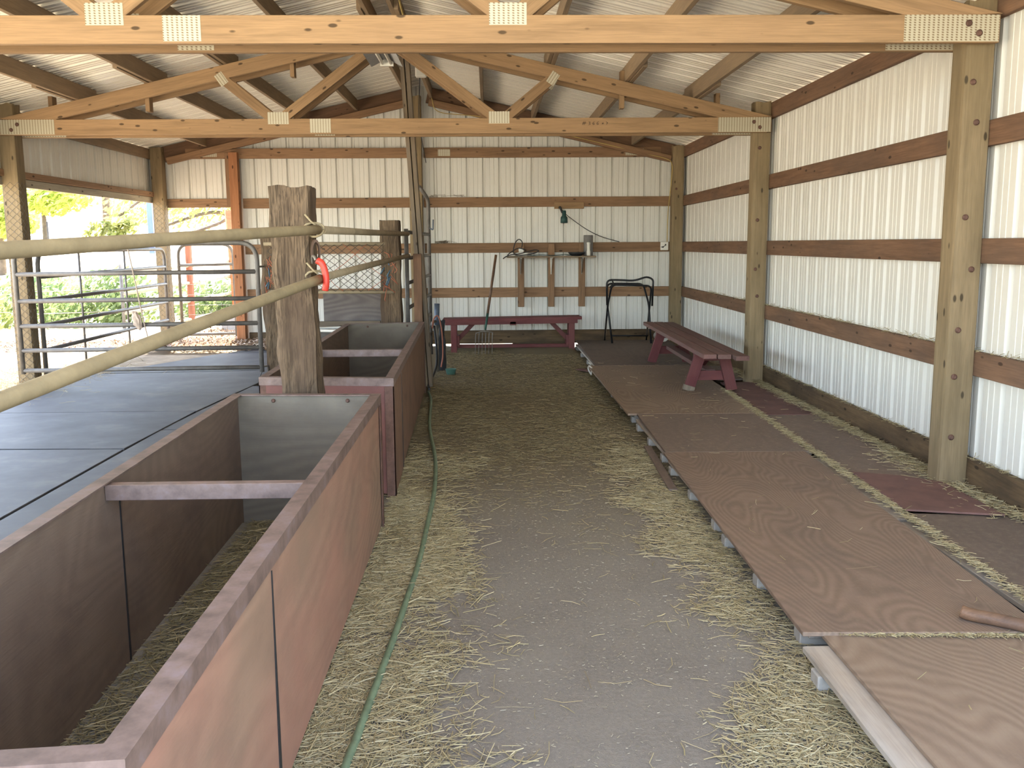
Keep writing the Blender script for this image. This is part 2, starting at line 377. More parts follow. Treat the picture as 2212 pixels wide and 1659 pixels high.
# ------------------------------------------------------------------ setting: floor, ground, walls, roof
def grid_ground():
    xs=np.concatenate([np.linspace(-70,-12,20),np.linspace(-11.5,6,60),np.linspace(7,60,14)])
    ys=np.concatenate([np.linspace(-60,-4,14),np.linspace(-3.5,18,64),np.linspace(19,90,24)])
    def h(x,y):
        if LG-.02<x<RG+.06 and -3<y<YW+.06: return -.05
        z=-.04
        if x<-4.2: z+= .17*min(1,(-4.2-x)/.25)*(1 if y>3 else .2)
        if y>12.3 and x<-3.2: z+=.10*min(1,max(0,(y-12.6)/.4))
        if y>15: z+=.135*(y-15)*min(1,max(0,(2-x)/5))
        z+=mnoise.noise(V((x*.8,y*.8,0)))*.03
        return z
    bm=bmesh.new(); g=[[bm.verts.new((x,y,h(x,y))) for y in ys] for x in xs]
    for i in range(len(xs)-1):
        for j in range(len(ys)-1): f=bm.faces.new([g[i][j],g[i+1][j],g[i+1][j+1],g[i][j+1]]); f.smooth=True
    return bm
struct(link('ground',grid_ground(),M['ground']),'dry pale ground and rising field outside the open side')
bm=bmesh.new()
def fh(x,y):
    k=min(1,max(0,(y-11.7)/.6)); q=min(1,max(0,(x-.15)/.35)); a=.055*min(1,max(0,(y-12.2)/.3))
    return k*q*.078*(x<1.15)+a*(.6+.6*mnoise.noise(V((x*5,0,3))))*(1-q)
gx_=np.linspace(-1.34,RG+.02,50); gy_=np.concatenate([np.linspace(-3.2,11,24),np.linspace(11.2,YW+.02,14)])
gv=[[bm.verts.new((x,y,fh(x,y))) for y in gy_] for x in gx_]
for i in range(49):
    for j_ in range(37): bm.faces.new([gv[i][j_],gv[i+1][j_],gv[i+1][j_+1],gv[i][j_+1]])
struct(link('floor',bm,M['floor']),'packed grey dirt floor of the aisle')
bm=bmesh.new(); bmbox(bm,LG-.02,-1.34,-3.2,YW+.10,-.12,.085)
struct(link('floor_left',bm,M['litter']),'raised dirt bed under the rubber mats')

def profile(L,per=.2155,d=.025,ph=0.):
    """list of (s,depth) for ribbed sheet; depth>0 = away from the inside"""
    out=[]; s=-ph
    while s<L+per:
        for a,b in((0,0),(.016,1),(.036,1),(.052,0),(.100,0),(.104,.12),(.110,.12),(.114,0),(.156,0),(.160,.12),(.166,.12),(.170,0)):
            x=s+a*per/.2155
            if 0<=x<=L: out.append((x,b*d))
        s+=per
    if out[0][0]>0: out.insert(0,(0,0))
    if out[-1][0]<L: out.append((L,0))
    return out
def roofprofile(L,per=.2155,d=.036,ph=0.):
    out=[]; s=-ph
    while s<L+per:
        for a,b in((0,0),(.013,1),(.050,1),(.063,0),(.104,0),(.110,.25),(.120,.25),(.126,0),(.160,0),(.166,.25),(.176,.25),(.182,0)):
            if 0<=s+a<=L: out.append((s+a,b*d))
        s+=per
    return out
def sheet(name,mat,prof,fn0,fn1,label):
    bm=bmesh.new(); pa=[bm.verts.new(fn0(s,d)) for s,d in prof]; pb=[bm.verts.new(fn1(s,d)) for s,d in prof]
    for i in range(len(prof)-1): bm.faces.new([pa[i],pa[i+1],pb[i+1],pb[i]])
    o=link(name,bm,mat,recalc=True); 
    mod=o.modifiers.new('solid','SOLIDIFY'); mod.thickness=.0012
    return struct(o,label)
GX=.038
XR=RG+GX+.002; XL=LG-GX-.002; YWS=YW+GX+.002
sheet('wall_right',M['steel'],profile(YWS-FRONT,ph=.05),lambda s,d:(XR+d,FRONT+s,.07),lambda s,d:(XR+d,FRONT+s,zr(XR)-.01),'white ribbed steel wall on the right')
sheet('wall_left',M['steel'],profile(YWS-FRONT,ph=.1),lambda s,d:(XL-d,FRONT+s,1.99),lambda s,d:(XL-d,FRONT+s,zr(XL)-.01),'white ribbed steel band above the open left side')
LB0=-3.36
def wb(x0,x1,zb,name,label,ph):
    pr=[(s,d) for s,d in profile(x1-x0,ph=ph)]
    # ridge vertex
    pr.append((XC-x0,0)) if x0<XC<x1 else None
    pr.sort()
    sheet(name,M['steel'],pr,lambda s,d:(x0+s,YWS+d,zb),lambda s,d:(x0+s,YWS+d,zr(x0+s)+.030),label)
OFF=(.180-.038-XL)%.2155
wb(LB0,XR,.11,'wall_back','white ribbed steel end wall',(LB0-.142)%.2155)
wb(XL,LB0-.001,1.96,'wall_back_corner','white ribbed steel above the opening in the back left corner',(XL-.142)%.2155)
for sgn,nm in((1,'ceiling_right'),(-1,'ceiling_left')):
    xe=RG+.22 if sgn>0 else LG-.30
    sheet(nm,M['roof'],roofprofile(YWS+.35-FRONT,ph=.07),lambda s,d:(XC,FRONT+s,zr(XC)+d),lambda s,d,xe=xe:(xe,FRONT+s,zr(xe)+d),'white ribbed roof steel, '+('right' if sgn>0 else 'left')+' slope')

struct(box('light_block_right',XR+.03,XR+.10,FRONT,YWS+.1,-.12,.125,M['litter'],axis='y'),'added strip outside the right wall blocking light under its foot')  # unseen strip added to stop sunlight leaking under the skirt boards
# ------------------------------------------------------------------ posts
def post(x0,y0,z0,z1,label,mat='post',w=PW,grp='square timber wall posts'):
    o=rough_post('barn_post',x0,x0+w,y0,y0+PW,z0,z1,M[mat],amp=.0015,seed=x0+y0); tag(o,label,'post',grp)
    return o
pA=post(RP,YA,.0,2.60,'nearest square timber post on the right wall, bolt heads down its front')
pB=post(RP,YBP,.0,2.66,'middle square timber post on the right wall beside the red bench')
pC=post(RP,YCP-.003,.0,2.66,'corner square timber post where the back and right walls meet')
pL=post(LP-PW,YBP,.05,2.66,'left wall timber post wrapped in wire netting, nearer one')
pLC=post(LP-PW,YCP-.003,.05,2.66,'left corner timber post wrapped in wire netting at the far end')
pM=post(-1.03,YCP-.005,.0,3.30,'tall centre timber post against the back wall reaching the ridge',w=.17)
for p,hs in((pA,[(2.20,.045),(2.0,.075),(1.25,.10),(.93,.05),(.68,.045),(1.52,.05),(.35,.05)]),(pB,[(2.25,.05),(1.6,.05),(1.15,.045),(.9,.07)]),(pC,[(2.1,.05)])):
    w=wm(p).translation
    for z,dx in hs:
        bm=bmesh.new(); bmlathe(bm,[(.016,0),(.016,.004),(.009,.005),(.009,.011)],(0,0,0),V((0,-1,0)),12)
        link('bolt_head',bm,M['rustred'],p,Matrix.Translation((w.x-PW/2+dx,w.y-PW/2-.0005,z)))
def netting(parent,x0,x1,y0,y1,z0,z1):
    bm=bmesh.new(); e=.004; c=[(x0-e,y0-e),(x1+e,y0-e),(x1+e,y1+e)]; L=[x1-x0+2*e,y1-y0+2*e]; T=sum(L)
    def P(s,z):
        s=max(0,min(T,s))
        return (c[0][0]+s,c[0][1],z) if s<=L[0] else (c[1][0],c[1][1]+s-L[0],z)
    cell=.035; k=0; zz=z0
    while zz<z1:
        for s0 in np.arange(-0.2,T,cell*2):
            pts=[]
            for i in range(3):
                s=s0+(cell if (i%2) else 0)+(.0 if k%2==0 else 0); 
                if 0<=s<=T: pts.append(P(s,zz+i*cell*.9))
            if len(pts)>1: bmtube(bm,pts,.0016,3,False)
            pts=[]
            for i in range(3):
                s=s0+2*cell-(cell if (i%2) else 0)
                if 0<=s<=T: pts.append(P(s,zz+i*cell*.9))
            if len(pts)>1: bmtube(bm,pts,.0016,3,False)
        zz+=cell*1.8; k+=1
    return link('wire_netting',bm,M['steelthin'],parent)
netting(pL,LP-PW,LP,YBP,YBP+PW,.15,1.92); netting(pLC,LP-PW,LP,YCP,YCP+PW,.15,1.92)

# ------------------------------------------------------------------ girts, skirts, eave boards
rows=[('top',2.014),('third',1.411),('second',.814)]
def gy(y0,y1,z,label,mat='girt',h=.13,x=RG,side=1,grp='girts on the right wall',t=.038,cat='girt',name='wall_girt'):
    x0,x1=(x,x+t*.98) if side>0 else (x-t*.98,x)
    return tag(box(name,x0,x1,y0,y1,z-h,z,M[mat],axis='y'),label,cat,grp)
for nm,z in(('highest',2.014),('middle',1.411),('lowest',.814)):
    gy(FRONT,YA+.07,z,f'{nm} girt on the right wall before the nearest post, at the right photo edge')
    gy(YA+.075,YBP+.07,z,f'{nm} brown girt on the right wall between the nearest and middle posts')
    gy(YBP+.075,YCP+.14,z,f'{nm} brown girt on the right wall between the middle and corner posts')
sk='skirt boards along the wall foot'
for a,b,l in((FRONT,YA+.07,'skirt board on the right wall foot in front of the nearest post'),(YA+.075,YBP+.07,'long dark skirt board on the right wall foot between nearest and middle posts'),(YBP+.075,YCP+.14,'skirt board on the right wall foot behind the red bench')):
    gy(a,b,.2345,l,'skirt',.155,grp=sk,cat='skirt board',name='skirt_board')
for a,b,l in((FRONT,YA+.07,'before the nearest post'),(YA+.075,YBP+.07,'between nearest and middle posts'),(YBP+.075,YCP+.14,'between middle and corner posts')):
    gy(a,b,zr(RG)-.015,f'rough eave board under the roof on the right wall {l}','girt',.14,grp='eave boards',cat='eave board',name='eave_board')
    if a==FRONT: continue
    gy(a,b,zr(LG)-.015,f'eave board under the roof on the left wall {l}','purlin',.13,x=LG,side=-1,grp='eave boards',cat='eave board',name='eave_board')
    gy(a,b,2.095,f'pinkish girt above the left opening {l}','girtback',.062,x=LG+.03,side=-1,grp='left header boards',t=.07)
    tag(box('header_board',LG-.036,LG,a,b,1.955,2.030,M['fascia'],axis='y'),f'pale header board over the open left side {l}','header board','left header boards')
def gx(x0,x1,z,label,mat='girtback',h=.13,grp='girts on the back wall',name='wall_girt',cat='girt'):
    return tag(box(name,x0,x1,YW,YW+GX*.98,z-h,z,M[mat],axis='x'),label,cat,grp)
for nm,z in(('highest',2.014),('middle',1.411),('lowest',.814)):
    gx(-.85,RP+.07,z,f'{nm} back wall girt right of the centre post')
    gx(-3.24,-.95,z,f'{nm} back wall girt left of the centre post')
gx(LP-.07,-3.42,2.012,'short pinkish girt over the back corner opening',h=.115)
gx(-.85,RP+.07,.235,'dark skirt board at the foot of the back wall right of centre post','skirt',.180,sk,'skirt_board','skirt board')
gx(-3.24,-.95,.235,'skirt board at the foot of the back wall left of centre post','skirt',.155,sk,'skirt_board','skirt board')
j=thing('opening_jamb','orange timber jamb beside the opening in the back left corner','jamb',(-3.34,12.5,.0))
box('jamb_board',-3.375,-3.262,12.50,12.61,0,2.60,M['jamb'],j,'z'); box('trim_board',-3.44,-3.378,12.57,12.61,1.90,2.60,M['girtback'],j,'z')

# ------------------------------------------------------------------ roof trusses
def plate(parent,x,y,z,w,h,rot=0,bolts=False):
    bm=bmesh.new(); bmbox(bm,-w/2,w/2,-.0012,0,-h/2,h/2)
    o=link('nail_plate',bm,M['plate'],parent,Matrix.Translation((x,y,z))@Matrix.Rotation(rot,4,'Y'))
    return o
HS=3.447; ZB,ZT=2.381,2.515
def ztc(x): return zr(x)-.152            # upper edge of the top chord
def truss(y,label,splice):
    t=thing('roof_truss',label,'truss',(XC,y,ZB),'roof trusses')
    m=M['truss']; T=.038; tc=.118
    board('bottom_chord',(XC-HS,y,(ZB+ZT)/2),(XC+HS,y,(ZB+ZT)/2),ZT-ZB,T,m,t)
    for s in(-1,1):
        a=V((XC+s*HS,y,ztc(XC+s*HS)-tc/2)); b=V((XC+s*.002,y,ztc(XC)-tc/2))
        m_,L=boardM(a,b)
        bm=bmesh.new(); w=tc; bmbox(bm,0,L,-T/2,T/2,-w/2,w/2)
        # trim below the bottom chord top near the heel
        for v in bm.verts:
            wz=(m_@v.co).z
            if v.co.x<L/2 and v.co.z<0: v.co.x+=.42
        link('top_chord',bm,m,t,m_,.002)
        n0=V((XC+s*.985,y,ZT-.01)); 
        board('web',n0+V((-s*.03,0,.01)),(XC+s*.06,y,ztc(XC)-.13),.088,T*.98,m,t,up=(0,0,1))
        board('web',n0+V((s*.05,0,.01)),(XC+s*1.47,y,ztc(XC+s*1.47)-tc+.012),.088,T*.98,m,t)
        f=y-T/2-.0003
        plate(t,XC+s*.985,f,ZT+.005,.185,.105)
        plate(t,XC+s*1.47,f,ztc(XC+s*1.47)-tc+.002,.075,.11,s*.60)
        pl=plate(t,XC+s*(HS-.245),f,(ZB+ZT)/2+.002,.48,.128)
        for dx,dz in((.085,.025),(.14,-.022)):
            bm=bmesh.new(); bmlathe(bm,[(.017,0),(.017,.003),(.010,.004),(.010,.010)],(0,0,0),V((0,-1,0)),12)
            link('bolt',bm,M['rustred'],pl,Matrix.Translation((XC+s*(HS-.245+dx),f-.0013,(ZB+ZT)/2+dz)))
    plate(t,XC,f,ztc(XC)-.09,.26,.14)
    plate(t,splice,f,(ZB+ZT)/2+.005,.185,.122)
    return t
T1=truss(4.82,'nearest roof truss, front one of its pair, on the near side of the posts',-1.49)
def tcopy(y,label):
    c=deep_copy(T1); c.location=(XC,y,ZB); c['label']=label; return c
tcopy(5.035,'nearest roof truss, rear one of its pair, just behind the front chord')
T2=tcopy(8.62,'middle roof truss, front one of its pair, with both web triangles in view')
T2b=tcopy(8.845,'middle roof truss, rear one of its pair, behind the middle posts')
def spacer(x,y,par):
    bm=bmesh.new(); bmbox(bm,-.33,0,-.045,.045,-.019,.019); 
    m=Matrix.Translation((x,y,ztc(x)+.11))@Matrix.Rotation(-math.pi/2,4,'Y'); link('spacer_block',bm,M['truss'],par,m,.002)
for x in(-3.04,-1.739,1.228,-3.9,2.1): spacer(x,8.735,T2b)
# rough pencil marks on the middle bottom chord
bc=[c for c in T2.children if c.name.startswith('bottom_chord')][0]
bm=bmesh.new()
marks=[[(0,0),(.01,.03)],[(.012,0),(.022,.03)],[(-.004,.01),(.028,.012)],[(-.002,.02),(.03,.022)],
 [(.05,.028),(.066,.024),(.055,.015),(.066,.006),(.05,0)],[(.10,.028),(.085,.016),(.088,.002),(.10,.004),(.098,.013),(.088,.012)],
 [(.135,.028),(.12,.016),(.123,.002),(.135,.004),(.133,.013),(.123,.012)],[(.165,.004),(.18,.02)],[(.165,.018),(.18,.006)],[(.20,.026),(.215,.02),(.205,.004)]]
for st in marks:
    for a,b in zip(st[:-1],st[1:]):
        A=V((1.02-XC-HS*0+XC+a[0]*1.05,8.5995,2.452+a[1])); B=V((1.02+b[0]*1.05,8.5995,2.452+b[1])); A.x=.86+a[0]*1.05; B.x=.86+b[0]*1.05
        bmtube(bm,[A,B],.0014,4)
link('pencil_mark',bm,M['black'],bc)
# gable frame on the back wall
g=thing('gable_frame','horizontal tie with metal plates high on the back wall, under the roof slope','truss',(XC,12.58,2.52))
board('tie_beam',(-3.95,12.594,2.59),(-1.06,12.594,2.59),.13,.036,M['girtback'],g); board('tie_beam',(-.84,12.594,2.59),(2.30,12.594,2.59),.13,.036,M['girtback'],g)
for s in(-1,1):
    board('rake_board',(XC+s*.10,12.594,zr(XC)-.115-.02),(XC+s*3.36,12.594,zr(XC+s*3.36)-.115),.20,.034,M['girt'],g)
    board('rake_board',(XC+s*.12,12.542,zr(XC)-.235),(XC+s*3.30,12.542,zr(XC+s*3.30)-.215),.085,.06,M['girtback'],g)
for x,w in((-3.66,.24),(-.57,.16),(1.95,.25)): plate(g,x,12.575,2.59,w,.085)
# purlins
offs=[.13,.80,1.45,2.11,2.77]
on=['first below the ridge','second below the ridge','third below the ridge','fourth below the ridge','lowest, near the eave']
for s,sn in((-1,'left'),(1,'right')):
    for oi,(of,nm) in enumerate(zip(offs,on)):
        for bi,(y0,y1,bn) in enumerate(((4.35,9.0,'between the nearest and middle trusses'),(7.9,12.52,'over the far bay'))):
            x=XC+s*(of+(.02 if bi%2 else -.02)); z=zr(x)-.149
            if s>0 and oi==3 : x+=.05
            tag(board('roof_purlin',(x,y0,z+.07),(x,y1,z+.07),.138,.037,M['purlin']),f'purlin under the {sn} roof slope, {nm}, {bn}','purlin','roof purlins')

# ------------------------------------------------------------------ feed troughs
def trough(label,c,z,seam,crossy,matout,bars):
    FL,FR,BR,BL=[V((p[0],p[1],0)) for p in c]; t=thing('feed_trough',label,'feed trough',((FL+FR+BR+BL)/4),'long feed bunks beside the aisle')
    def side(name,a,b,mi,u0=0,u1=1,z0=.02,z1=None,off=0,th=.016,outm=None):
        d=(b-a); p=a+d*u0; q=a+d*u1; nrm=V((d.y,-d.x,0)).normalized()*off
        zz1=z-.006 if z1 is None else z1
        o=board(name,p+nrm+V((0,0,(z0+zz1)/2)),q+nrm+V((0,0,(z0+zz1)/2)),zz1-z0,th,mi,t)
        return o
    ins=M['troughin']
    # outer skins and inner linings (two sheets of plywood back to back)
    for a,b,o_ in((FR,BR,matout),(FL,FR,M['troughred']),(BL,FL,matout)):
        pass
    u=[0]+seam+[1]
    for i in range(len(u)-1): side('outer_panel',FR,BR,matout,u[i]+(.004 if i else .001),u[i+1],off=(-.0145 if i else -.007),th=.011)
    side('inner_panel',FR,BR,ins,.01,.99,off=-.029,th=.013)
    side('outer_panel',FL,FR,M['troughred'],.01,.99,off=-.010,th=.011); side('inner_panel',FL,FR,ins,.02,.98,off=-.026,th=.014)
    side('outer_panel',BR,BL,ins,.01,.99,off=-.010,th=.011); side('back_panel',BR,BL,M['troughback'],.02,.98,off=-.026,th=.014)
    for i,(a_,b_) in enumerate(((.01,.478),(.48,.99))): side('inner_panel',BL,FL,ins,a_,b_,off=(-.022,-.028)[i],th=.012)
    side('outer_panel',BL,FL,ins,.01,.99,off=-.010,th=.011)
    def strip(a,b,f,off,w0,w1):  # black wedge added to stand in for the shade inside a panel gap
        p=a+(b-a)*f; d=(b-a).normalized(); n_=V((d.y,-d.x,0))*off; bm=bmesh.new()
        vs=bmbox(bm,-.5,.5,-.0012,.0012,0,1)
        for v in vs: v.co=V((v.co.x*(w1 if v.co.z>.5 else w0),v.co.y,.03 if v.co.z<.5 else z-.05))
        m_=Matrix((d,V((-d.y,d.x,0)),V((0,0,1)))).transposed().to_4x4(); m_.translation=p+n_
        link('gap_shade_strip',bm,M['black'],t,m_)
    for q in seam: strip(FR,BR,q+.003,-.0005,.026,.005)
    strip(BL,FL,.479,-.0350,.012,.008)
    # steel rim: angle iron
    P=[FL,FR,BR,BL]; bm=bmesh.new(); w=.048
    cen=(FL+FR+BR+BL)/4
    inn=[]
    for i in range(4):
        a,b,d=P[i-1],P[i],P[(i+1)%4]; e1=(a-b).normalized(); e2=(d-b).normalized(); inn.append(b+(e1+e2)*w)
    def quad(*q): bm.faces.new([bm.verts.new(v) for v in q])
    H=V((0,0,z)); th=V((0,0,.005)); dn=V((0,0,-.045))
    for i in range(4):
        k=(i+1)%4; a,b,ai,bi=P[i],P[k],inn[i],inn[k]
        quad(a+H,b+H,bi+H,ai+H); quad(a+H-th,ai+H-th,bi+H-th,b+H-th); quad(ai+H,bi+H,bi+H-th,ai+H-th)
        nn=V((b-a).yx.to_3d()); 
        quad(a+H,a+H+dn,b+H+dn,b+H)
        nrm=V(((b-a).y,-(b-a).x,0)).normalized()*.004; quad(a+H-nrm,b+H-nrm,b+H+dn-nrm,a+H+dn-nrm); quad(a+H+dn,a+H+dn-nrm,b+H+dn-nrm,b+H+dn)
    bmesh.ops.remove_doubles(bm,verts=bm.verts,dist=1e-5)
    rim=link('rim',bm,M['rust'],t)
    for i,p in enumerate(P):
        d=(cen-p); ix=math.copysign(1,d.x); iy=math.copysign(1,d.y); o=V((0,0,0))
        bm=bmesh.new(); b0=p+o
        xs=sorted((b0.x,b0.x+ix*.05)); ys=sorted((b0.y,b0.y+iy*.005)); bmbox(bm,xs[0],xs[1],ys[0],ys[1],0,z-.046)
        xs=sorted((b0.x,b0.x+ix*.005)); ys=sorted((b0.y,b0.y+iy*.05)); bmbox(bm,xs[0],xs[1],ys[0],ys[1],0,z-.046)
        link('corner_post',bm,M['rustred'],t)
    for cy in crossy:
        f=(cy-FR.y)/(BR.y-FR.y); a=FR+(BR-FR)*f; f2=(cy-FL.y)/(BL.y-FL.y); b=FL+(BL-FL)*f2
        board('crossbar',b+V((.035,0,z-.035)),a+V((-.035,0,z-.035)),.05,.04,M['rust'],t)
    bm=bmesh.new(); f=[bm.verts.new(p+(cen-p)*.04+V((0,0,.035))) for p in P]; f2=[bm.verts.new(v.co-V((0,0,.012))) for v in f]
    bm.faces.new(f); bm.faces.new(f2[::-1])
    for i in range(4): bm.faces.new([f[i],f[(i+1)%4],f2[(i+1)%4],f2[i]])
    link('trough_floor',bm,M['floor'],t)
    for (fx) in (.22,.72):
        p=BR+(BL-BR)*fx; bm=bmesh.new(); bmlathe(bm,[(.010,0),(.010,.004),(.006,.006),(.006,.012)],(0,0,0),V((0,-1,0)),10)
        link('bolt',bm,M['rustred'],t,Matrix.Translation(p+V((0,-.034,z-.03))))
    return t
trough('large open feed trough nearest the viewer, reddish plywood side towards the aisle',[(-1.205,1.19),(-.526,1.246),(-.535,4.528),(-1.267,4.576)],.676,[.275],[2.86],M['troughout'],0)
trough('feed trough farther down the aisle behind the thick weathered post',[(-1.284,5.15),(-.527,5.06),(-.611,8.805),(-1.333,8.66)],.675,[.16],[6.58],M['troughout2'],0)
# ------------------------------------------------------------------ weathered railway-tie posts
def tie(x0,x1,y0,y1,z0,z1,label,seed,amp=.012,lean=(0,0)):
    o=rough_post('timber_post',x0,x1,y0,y1,z0,z1,M['tie'],amp=amp,seed=seed,lean=lean)
    o['label']=label;o['category']='post';o['group']='weathered railway tie posts'; return o
P1=tie(-1.045,-.865,4.68,4.90,0,1.685,'thick weathered tie post standing between the two feed troughs',3,.020,(-.012,0))
P2=tie(-2.055,-1.865,8.60,8.80,.08,1.545,'dark weathered tie post at the right end of the pipe gate',5,.020,(-.02,0))
P3=tie(-1.03,-.845,8.95,9.13,0,1.625,'weathered tie post behind the far trough, twine tied round it',8,.012)
# ------------------------------------------------------------------ rails (dusty pipes)
def rail(pts,r,mat,label): 
    o=tube('pipe_rail',pts,r,M[mat],seg=16); return tag(o,label,'rail','dusty pipe rails above the troughs')
rail(smooth([(-1.33,1.0,1.352),(-1.256,2.45,1.391),(-1.06,3.6,1.435),(-.838,4.655,1.474)],6),.0235,'dusty','upper dusty pipe rail running from the left photo edge to the thick post')
rail(smooth([(-1.30,1.0,.952),(-1.159,2.2,1.038),(-1.0,3.5,1.14),(-.828,4.62,1.235)],6),.0235,'dusty','lower dusty pipe rail slanting up from the left photo edge to the thick post')
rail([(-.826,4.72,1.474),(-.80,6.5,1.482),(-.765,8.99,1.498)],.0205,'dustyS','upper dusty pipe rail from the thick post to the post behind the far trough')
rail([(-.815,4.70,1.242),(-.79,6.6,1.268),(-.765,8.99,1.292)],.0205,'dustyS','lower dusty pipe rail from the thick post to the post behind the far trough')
for z,l in((1.474,'upper'),(1.238,'lower')):
    bm=bmesh.new(); a=[(-.862+.05*math.cos(t)*1.0,4.69+.022*math.sin(t*2),z+.034*math.sin(t)) for t in np.linspace(0,2*math.pi,15)]
    bmtube(bm,a,.006,6); bmtube(bm,[(-.90,4.665,z+.075),(-.87,4.66,z+.04),(-.845,4.66,z+.02)],.005,6)
    tag(link('pipe_clamp',bm,M['dusty']),f'bent wire clamp tying the {l} pipe rail to the thick post','clamp','pipe clamps')
bm=bmesh.new(); pts=[V((.022*math.cos(t),0,.062*math.sin(t))) for t in np.linspace(0,2*math.pi,25)]
for i in range(24):
    a,b=pts[i],pts[i+1]
    q=[a*1,b*1,b*.78,a*.78]
    for yy in(-.006,.006): pass
    A=[bm.verts.new(v+V((0,-.012,0))) for v in q]; B=[bm.verts.new(v+V((0,.012,0))) for v in q]
    bm.faces.new(A); bm.faces.new(B[::-1]); bm.faces.new([A[0],B[0],B[1],A[1]]); bm.faces.new([A[3],A[2],B[2],B[3]])
tag(link('leather_strap',bm,M['leather'],Mx=Matrix.Translation((-.853,4.66,1.365))@Matrix.Rotation(.5,4,'Z'),recalc=True),'loop of brown strap hanging on the thick post above the red handle','strap')
# red snap handle
t=thing('snap_handle','bright red plastic handle hooked on the thick post between the rails','handle',(-.82,4.60,1.2))
tube('grip',smooth([(-.835,4.60,1.325),(-.812,4.595,1.31),(-.797,4.595,1.265),(-.795,4.595,1.215),(-.802,4.60,1.18)],5),.0165,M['redplastic'],t,12)
tube('hook',smooth([(-.842,4.60,1.325),(-.852,4.61,1.345),(-.865,4.63,1.34),(-.868,4.65,1.31)],4),.007,M['steelthin'],t,8)

ZP_=.10
# ------------------------------------------------------------------ netting panel and board behind trough
t=thing('netting_panel','hanging wire netting panel on two pipes between the dark post and the far post','netting panel',(-1.4,8.5,.98))
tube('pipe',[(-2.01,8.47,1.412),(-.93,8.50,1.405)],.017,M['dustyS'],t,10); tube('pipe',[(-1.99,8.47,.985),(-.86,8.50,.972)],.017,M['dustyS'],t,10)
bm=bmesh.new(); bo=bmesh.new(); nx=15; zt_,zb_=1.405,.985; dx=1.12/nx; rows_=7; dz=(zt_-zb_)/rows_
for k in range(-rows_,nx+1):
    for sgn in(1,-1):
        pts=[]
        for r_ in range(rows_+1):
            xx=-1.98+(k+ (r_ if sgn>0 else rows_-r_))*dx
            if -2.0<xx<-.86:
                jx=mnoise.noise(V((xx*7,r_*.9,3)))*.022; pts.append((xx+jx,8.455+.008*sgn,zt_-r_*dz+mnoise.noise(V((xx*9,r_,9)))*.012))
        if len(pts)>1: bmtube(bo if (k*3+sgn)%7==0 else bm,pts,.0024,4)
link('wire_mesh',bm,M['wire'],t)
for xs in((-1.98,),( -.93,)):
    for q in range(9):
        z0=random.uniform(1.0,1.38); x0=xs[0]+random.uniform(-.03,.06)
        bmtube(bo,[(x0,8.44,z0),(x0+random.uniform(-.04,.07),8.435,z0+random.uniform(-.12,.05)),(x0+random.uniform(-.02,.1),8.44,z0-random.uniform(0,.15))],.003,4)
link('orange_twine',bo,M['orangetwine'],t)
bb=bmesh.new()
for q in range(10):
    x0=random.choice((-1.95,-.92))+random.uniform(-.03,.08); z0=random.uniform(1.0,1.36)
    bmtube(bb,[(x0,8.44,z0),(x0+random.uniform(-.04,.05),8.43,z0-random.uniform(.02,.09))],.006,4)
link('blue_twine',bb,M['bluetwine'],t)
tag(board('plywood_board',(-1.66,9.40,.46),(-1.075,9.40,.46),.92,.02,M['plyG']),'weathered grey plywood board standing under the netting panel','board')
tag(box('plywood_board',-1.07,-.87,9.30,9.33,0,.90,M['oldboard'],axis='z'),'narrow grey brown board beside the weathered plywood under the netting','board')
tag(board('wooden_rail',(-1.72,9.27,.60),(-1.08,9.27,.60),.10,.03,M['oldboard']),'brown cross rail low behind the far trough','rail')

t=thing('stock_tank','grey oval stock tank with rolled rim between the dark post and the far trough','tank',(-1.42,9.06,.085))
bm=bmesh.new(); bmlathe(bm,[(.93,0),(.97,.01),(.97,.50),(.94,.50),(.94,.05),(.9,.03)],(0,0,0),seg=40)
for v in bm.verts: v.co.x*=.35; v.co.y*=.17
link('tank_body',bm,M['gal'],t,Matrix.Translation((-1.42,9.06,.085)))
tube('rolled_rim',[(-1.42+.342*math.cos(a),9.06+.167*math.sin(a),.588) for a in np.linspace(0,2*math.pi,41)],.014,M['tube'],t,8)
t=thing('white_pail','small white pail lying on its side under the far end of the red bench','pail',(2.24,12.2,ZP_))
bm=bmesh.new(); bmlathe(bm,[(.055,0),(.075,.16),(.079,.16),(.079,.172),(.070,.17),(.05,.012)],(0,0,0),V((.35,-.9,.08)),20); link('pail_body',bm,M['white'],t,Matrix.Translation((2.22,12.22,ZP_+.082)))
# ------------------------------------------------------------------ leaning boards and tall tube panel
t=thing('ridge_prop','pair of long weathered planks leaning up to the ridge beside the far trough','plank',(-.62,9.22,0))
for dx in(-.047,.0): board('plank',(-.585+dx,9.22,.0),(-.755+dx*1.1,9.22,3.22),.14,.038,M['oldboard'],t,up=(0,1,0))
tag(box('short_plank',-.725,-.645,9.04,9.08,.0,1.31,M['girt'],axis='z'),'short reddish brown plank standing beside the tall leaning planks','plank')
t=thing('tube_panel','tall tubular livestock panel receding from the far trough towards the back wall','gate',(-.78,10.2,.3),'tube gates and panels')
n0=V((-.80,9.20,0)); n1=V((-.74,11.75,0)); up=V((0,0,1))
tube('upright',[n0+up*.06,n0+up*1.55],.021,M['gal'],t,12)
tube('upright',arc([n1+up*.02,n1+up*1.95,n1+V((-.10,-.12,2.10))],.06),.024,M['gal'],t,12)
for z in(1.52,1.265,1.02,.775,.53,.28): tube('rail_tube',[n0+up*z,n1+up*(z+.0)],.019,M['gal'],t,10)
tube('latch',arc([n1+V((.02,-.10,1.60)),n1+V((.06,-.10,1.57)),n1+V((.065,-.10,1.70))],.02),.008,M['bluesteel'],t,8)
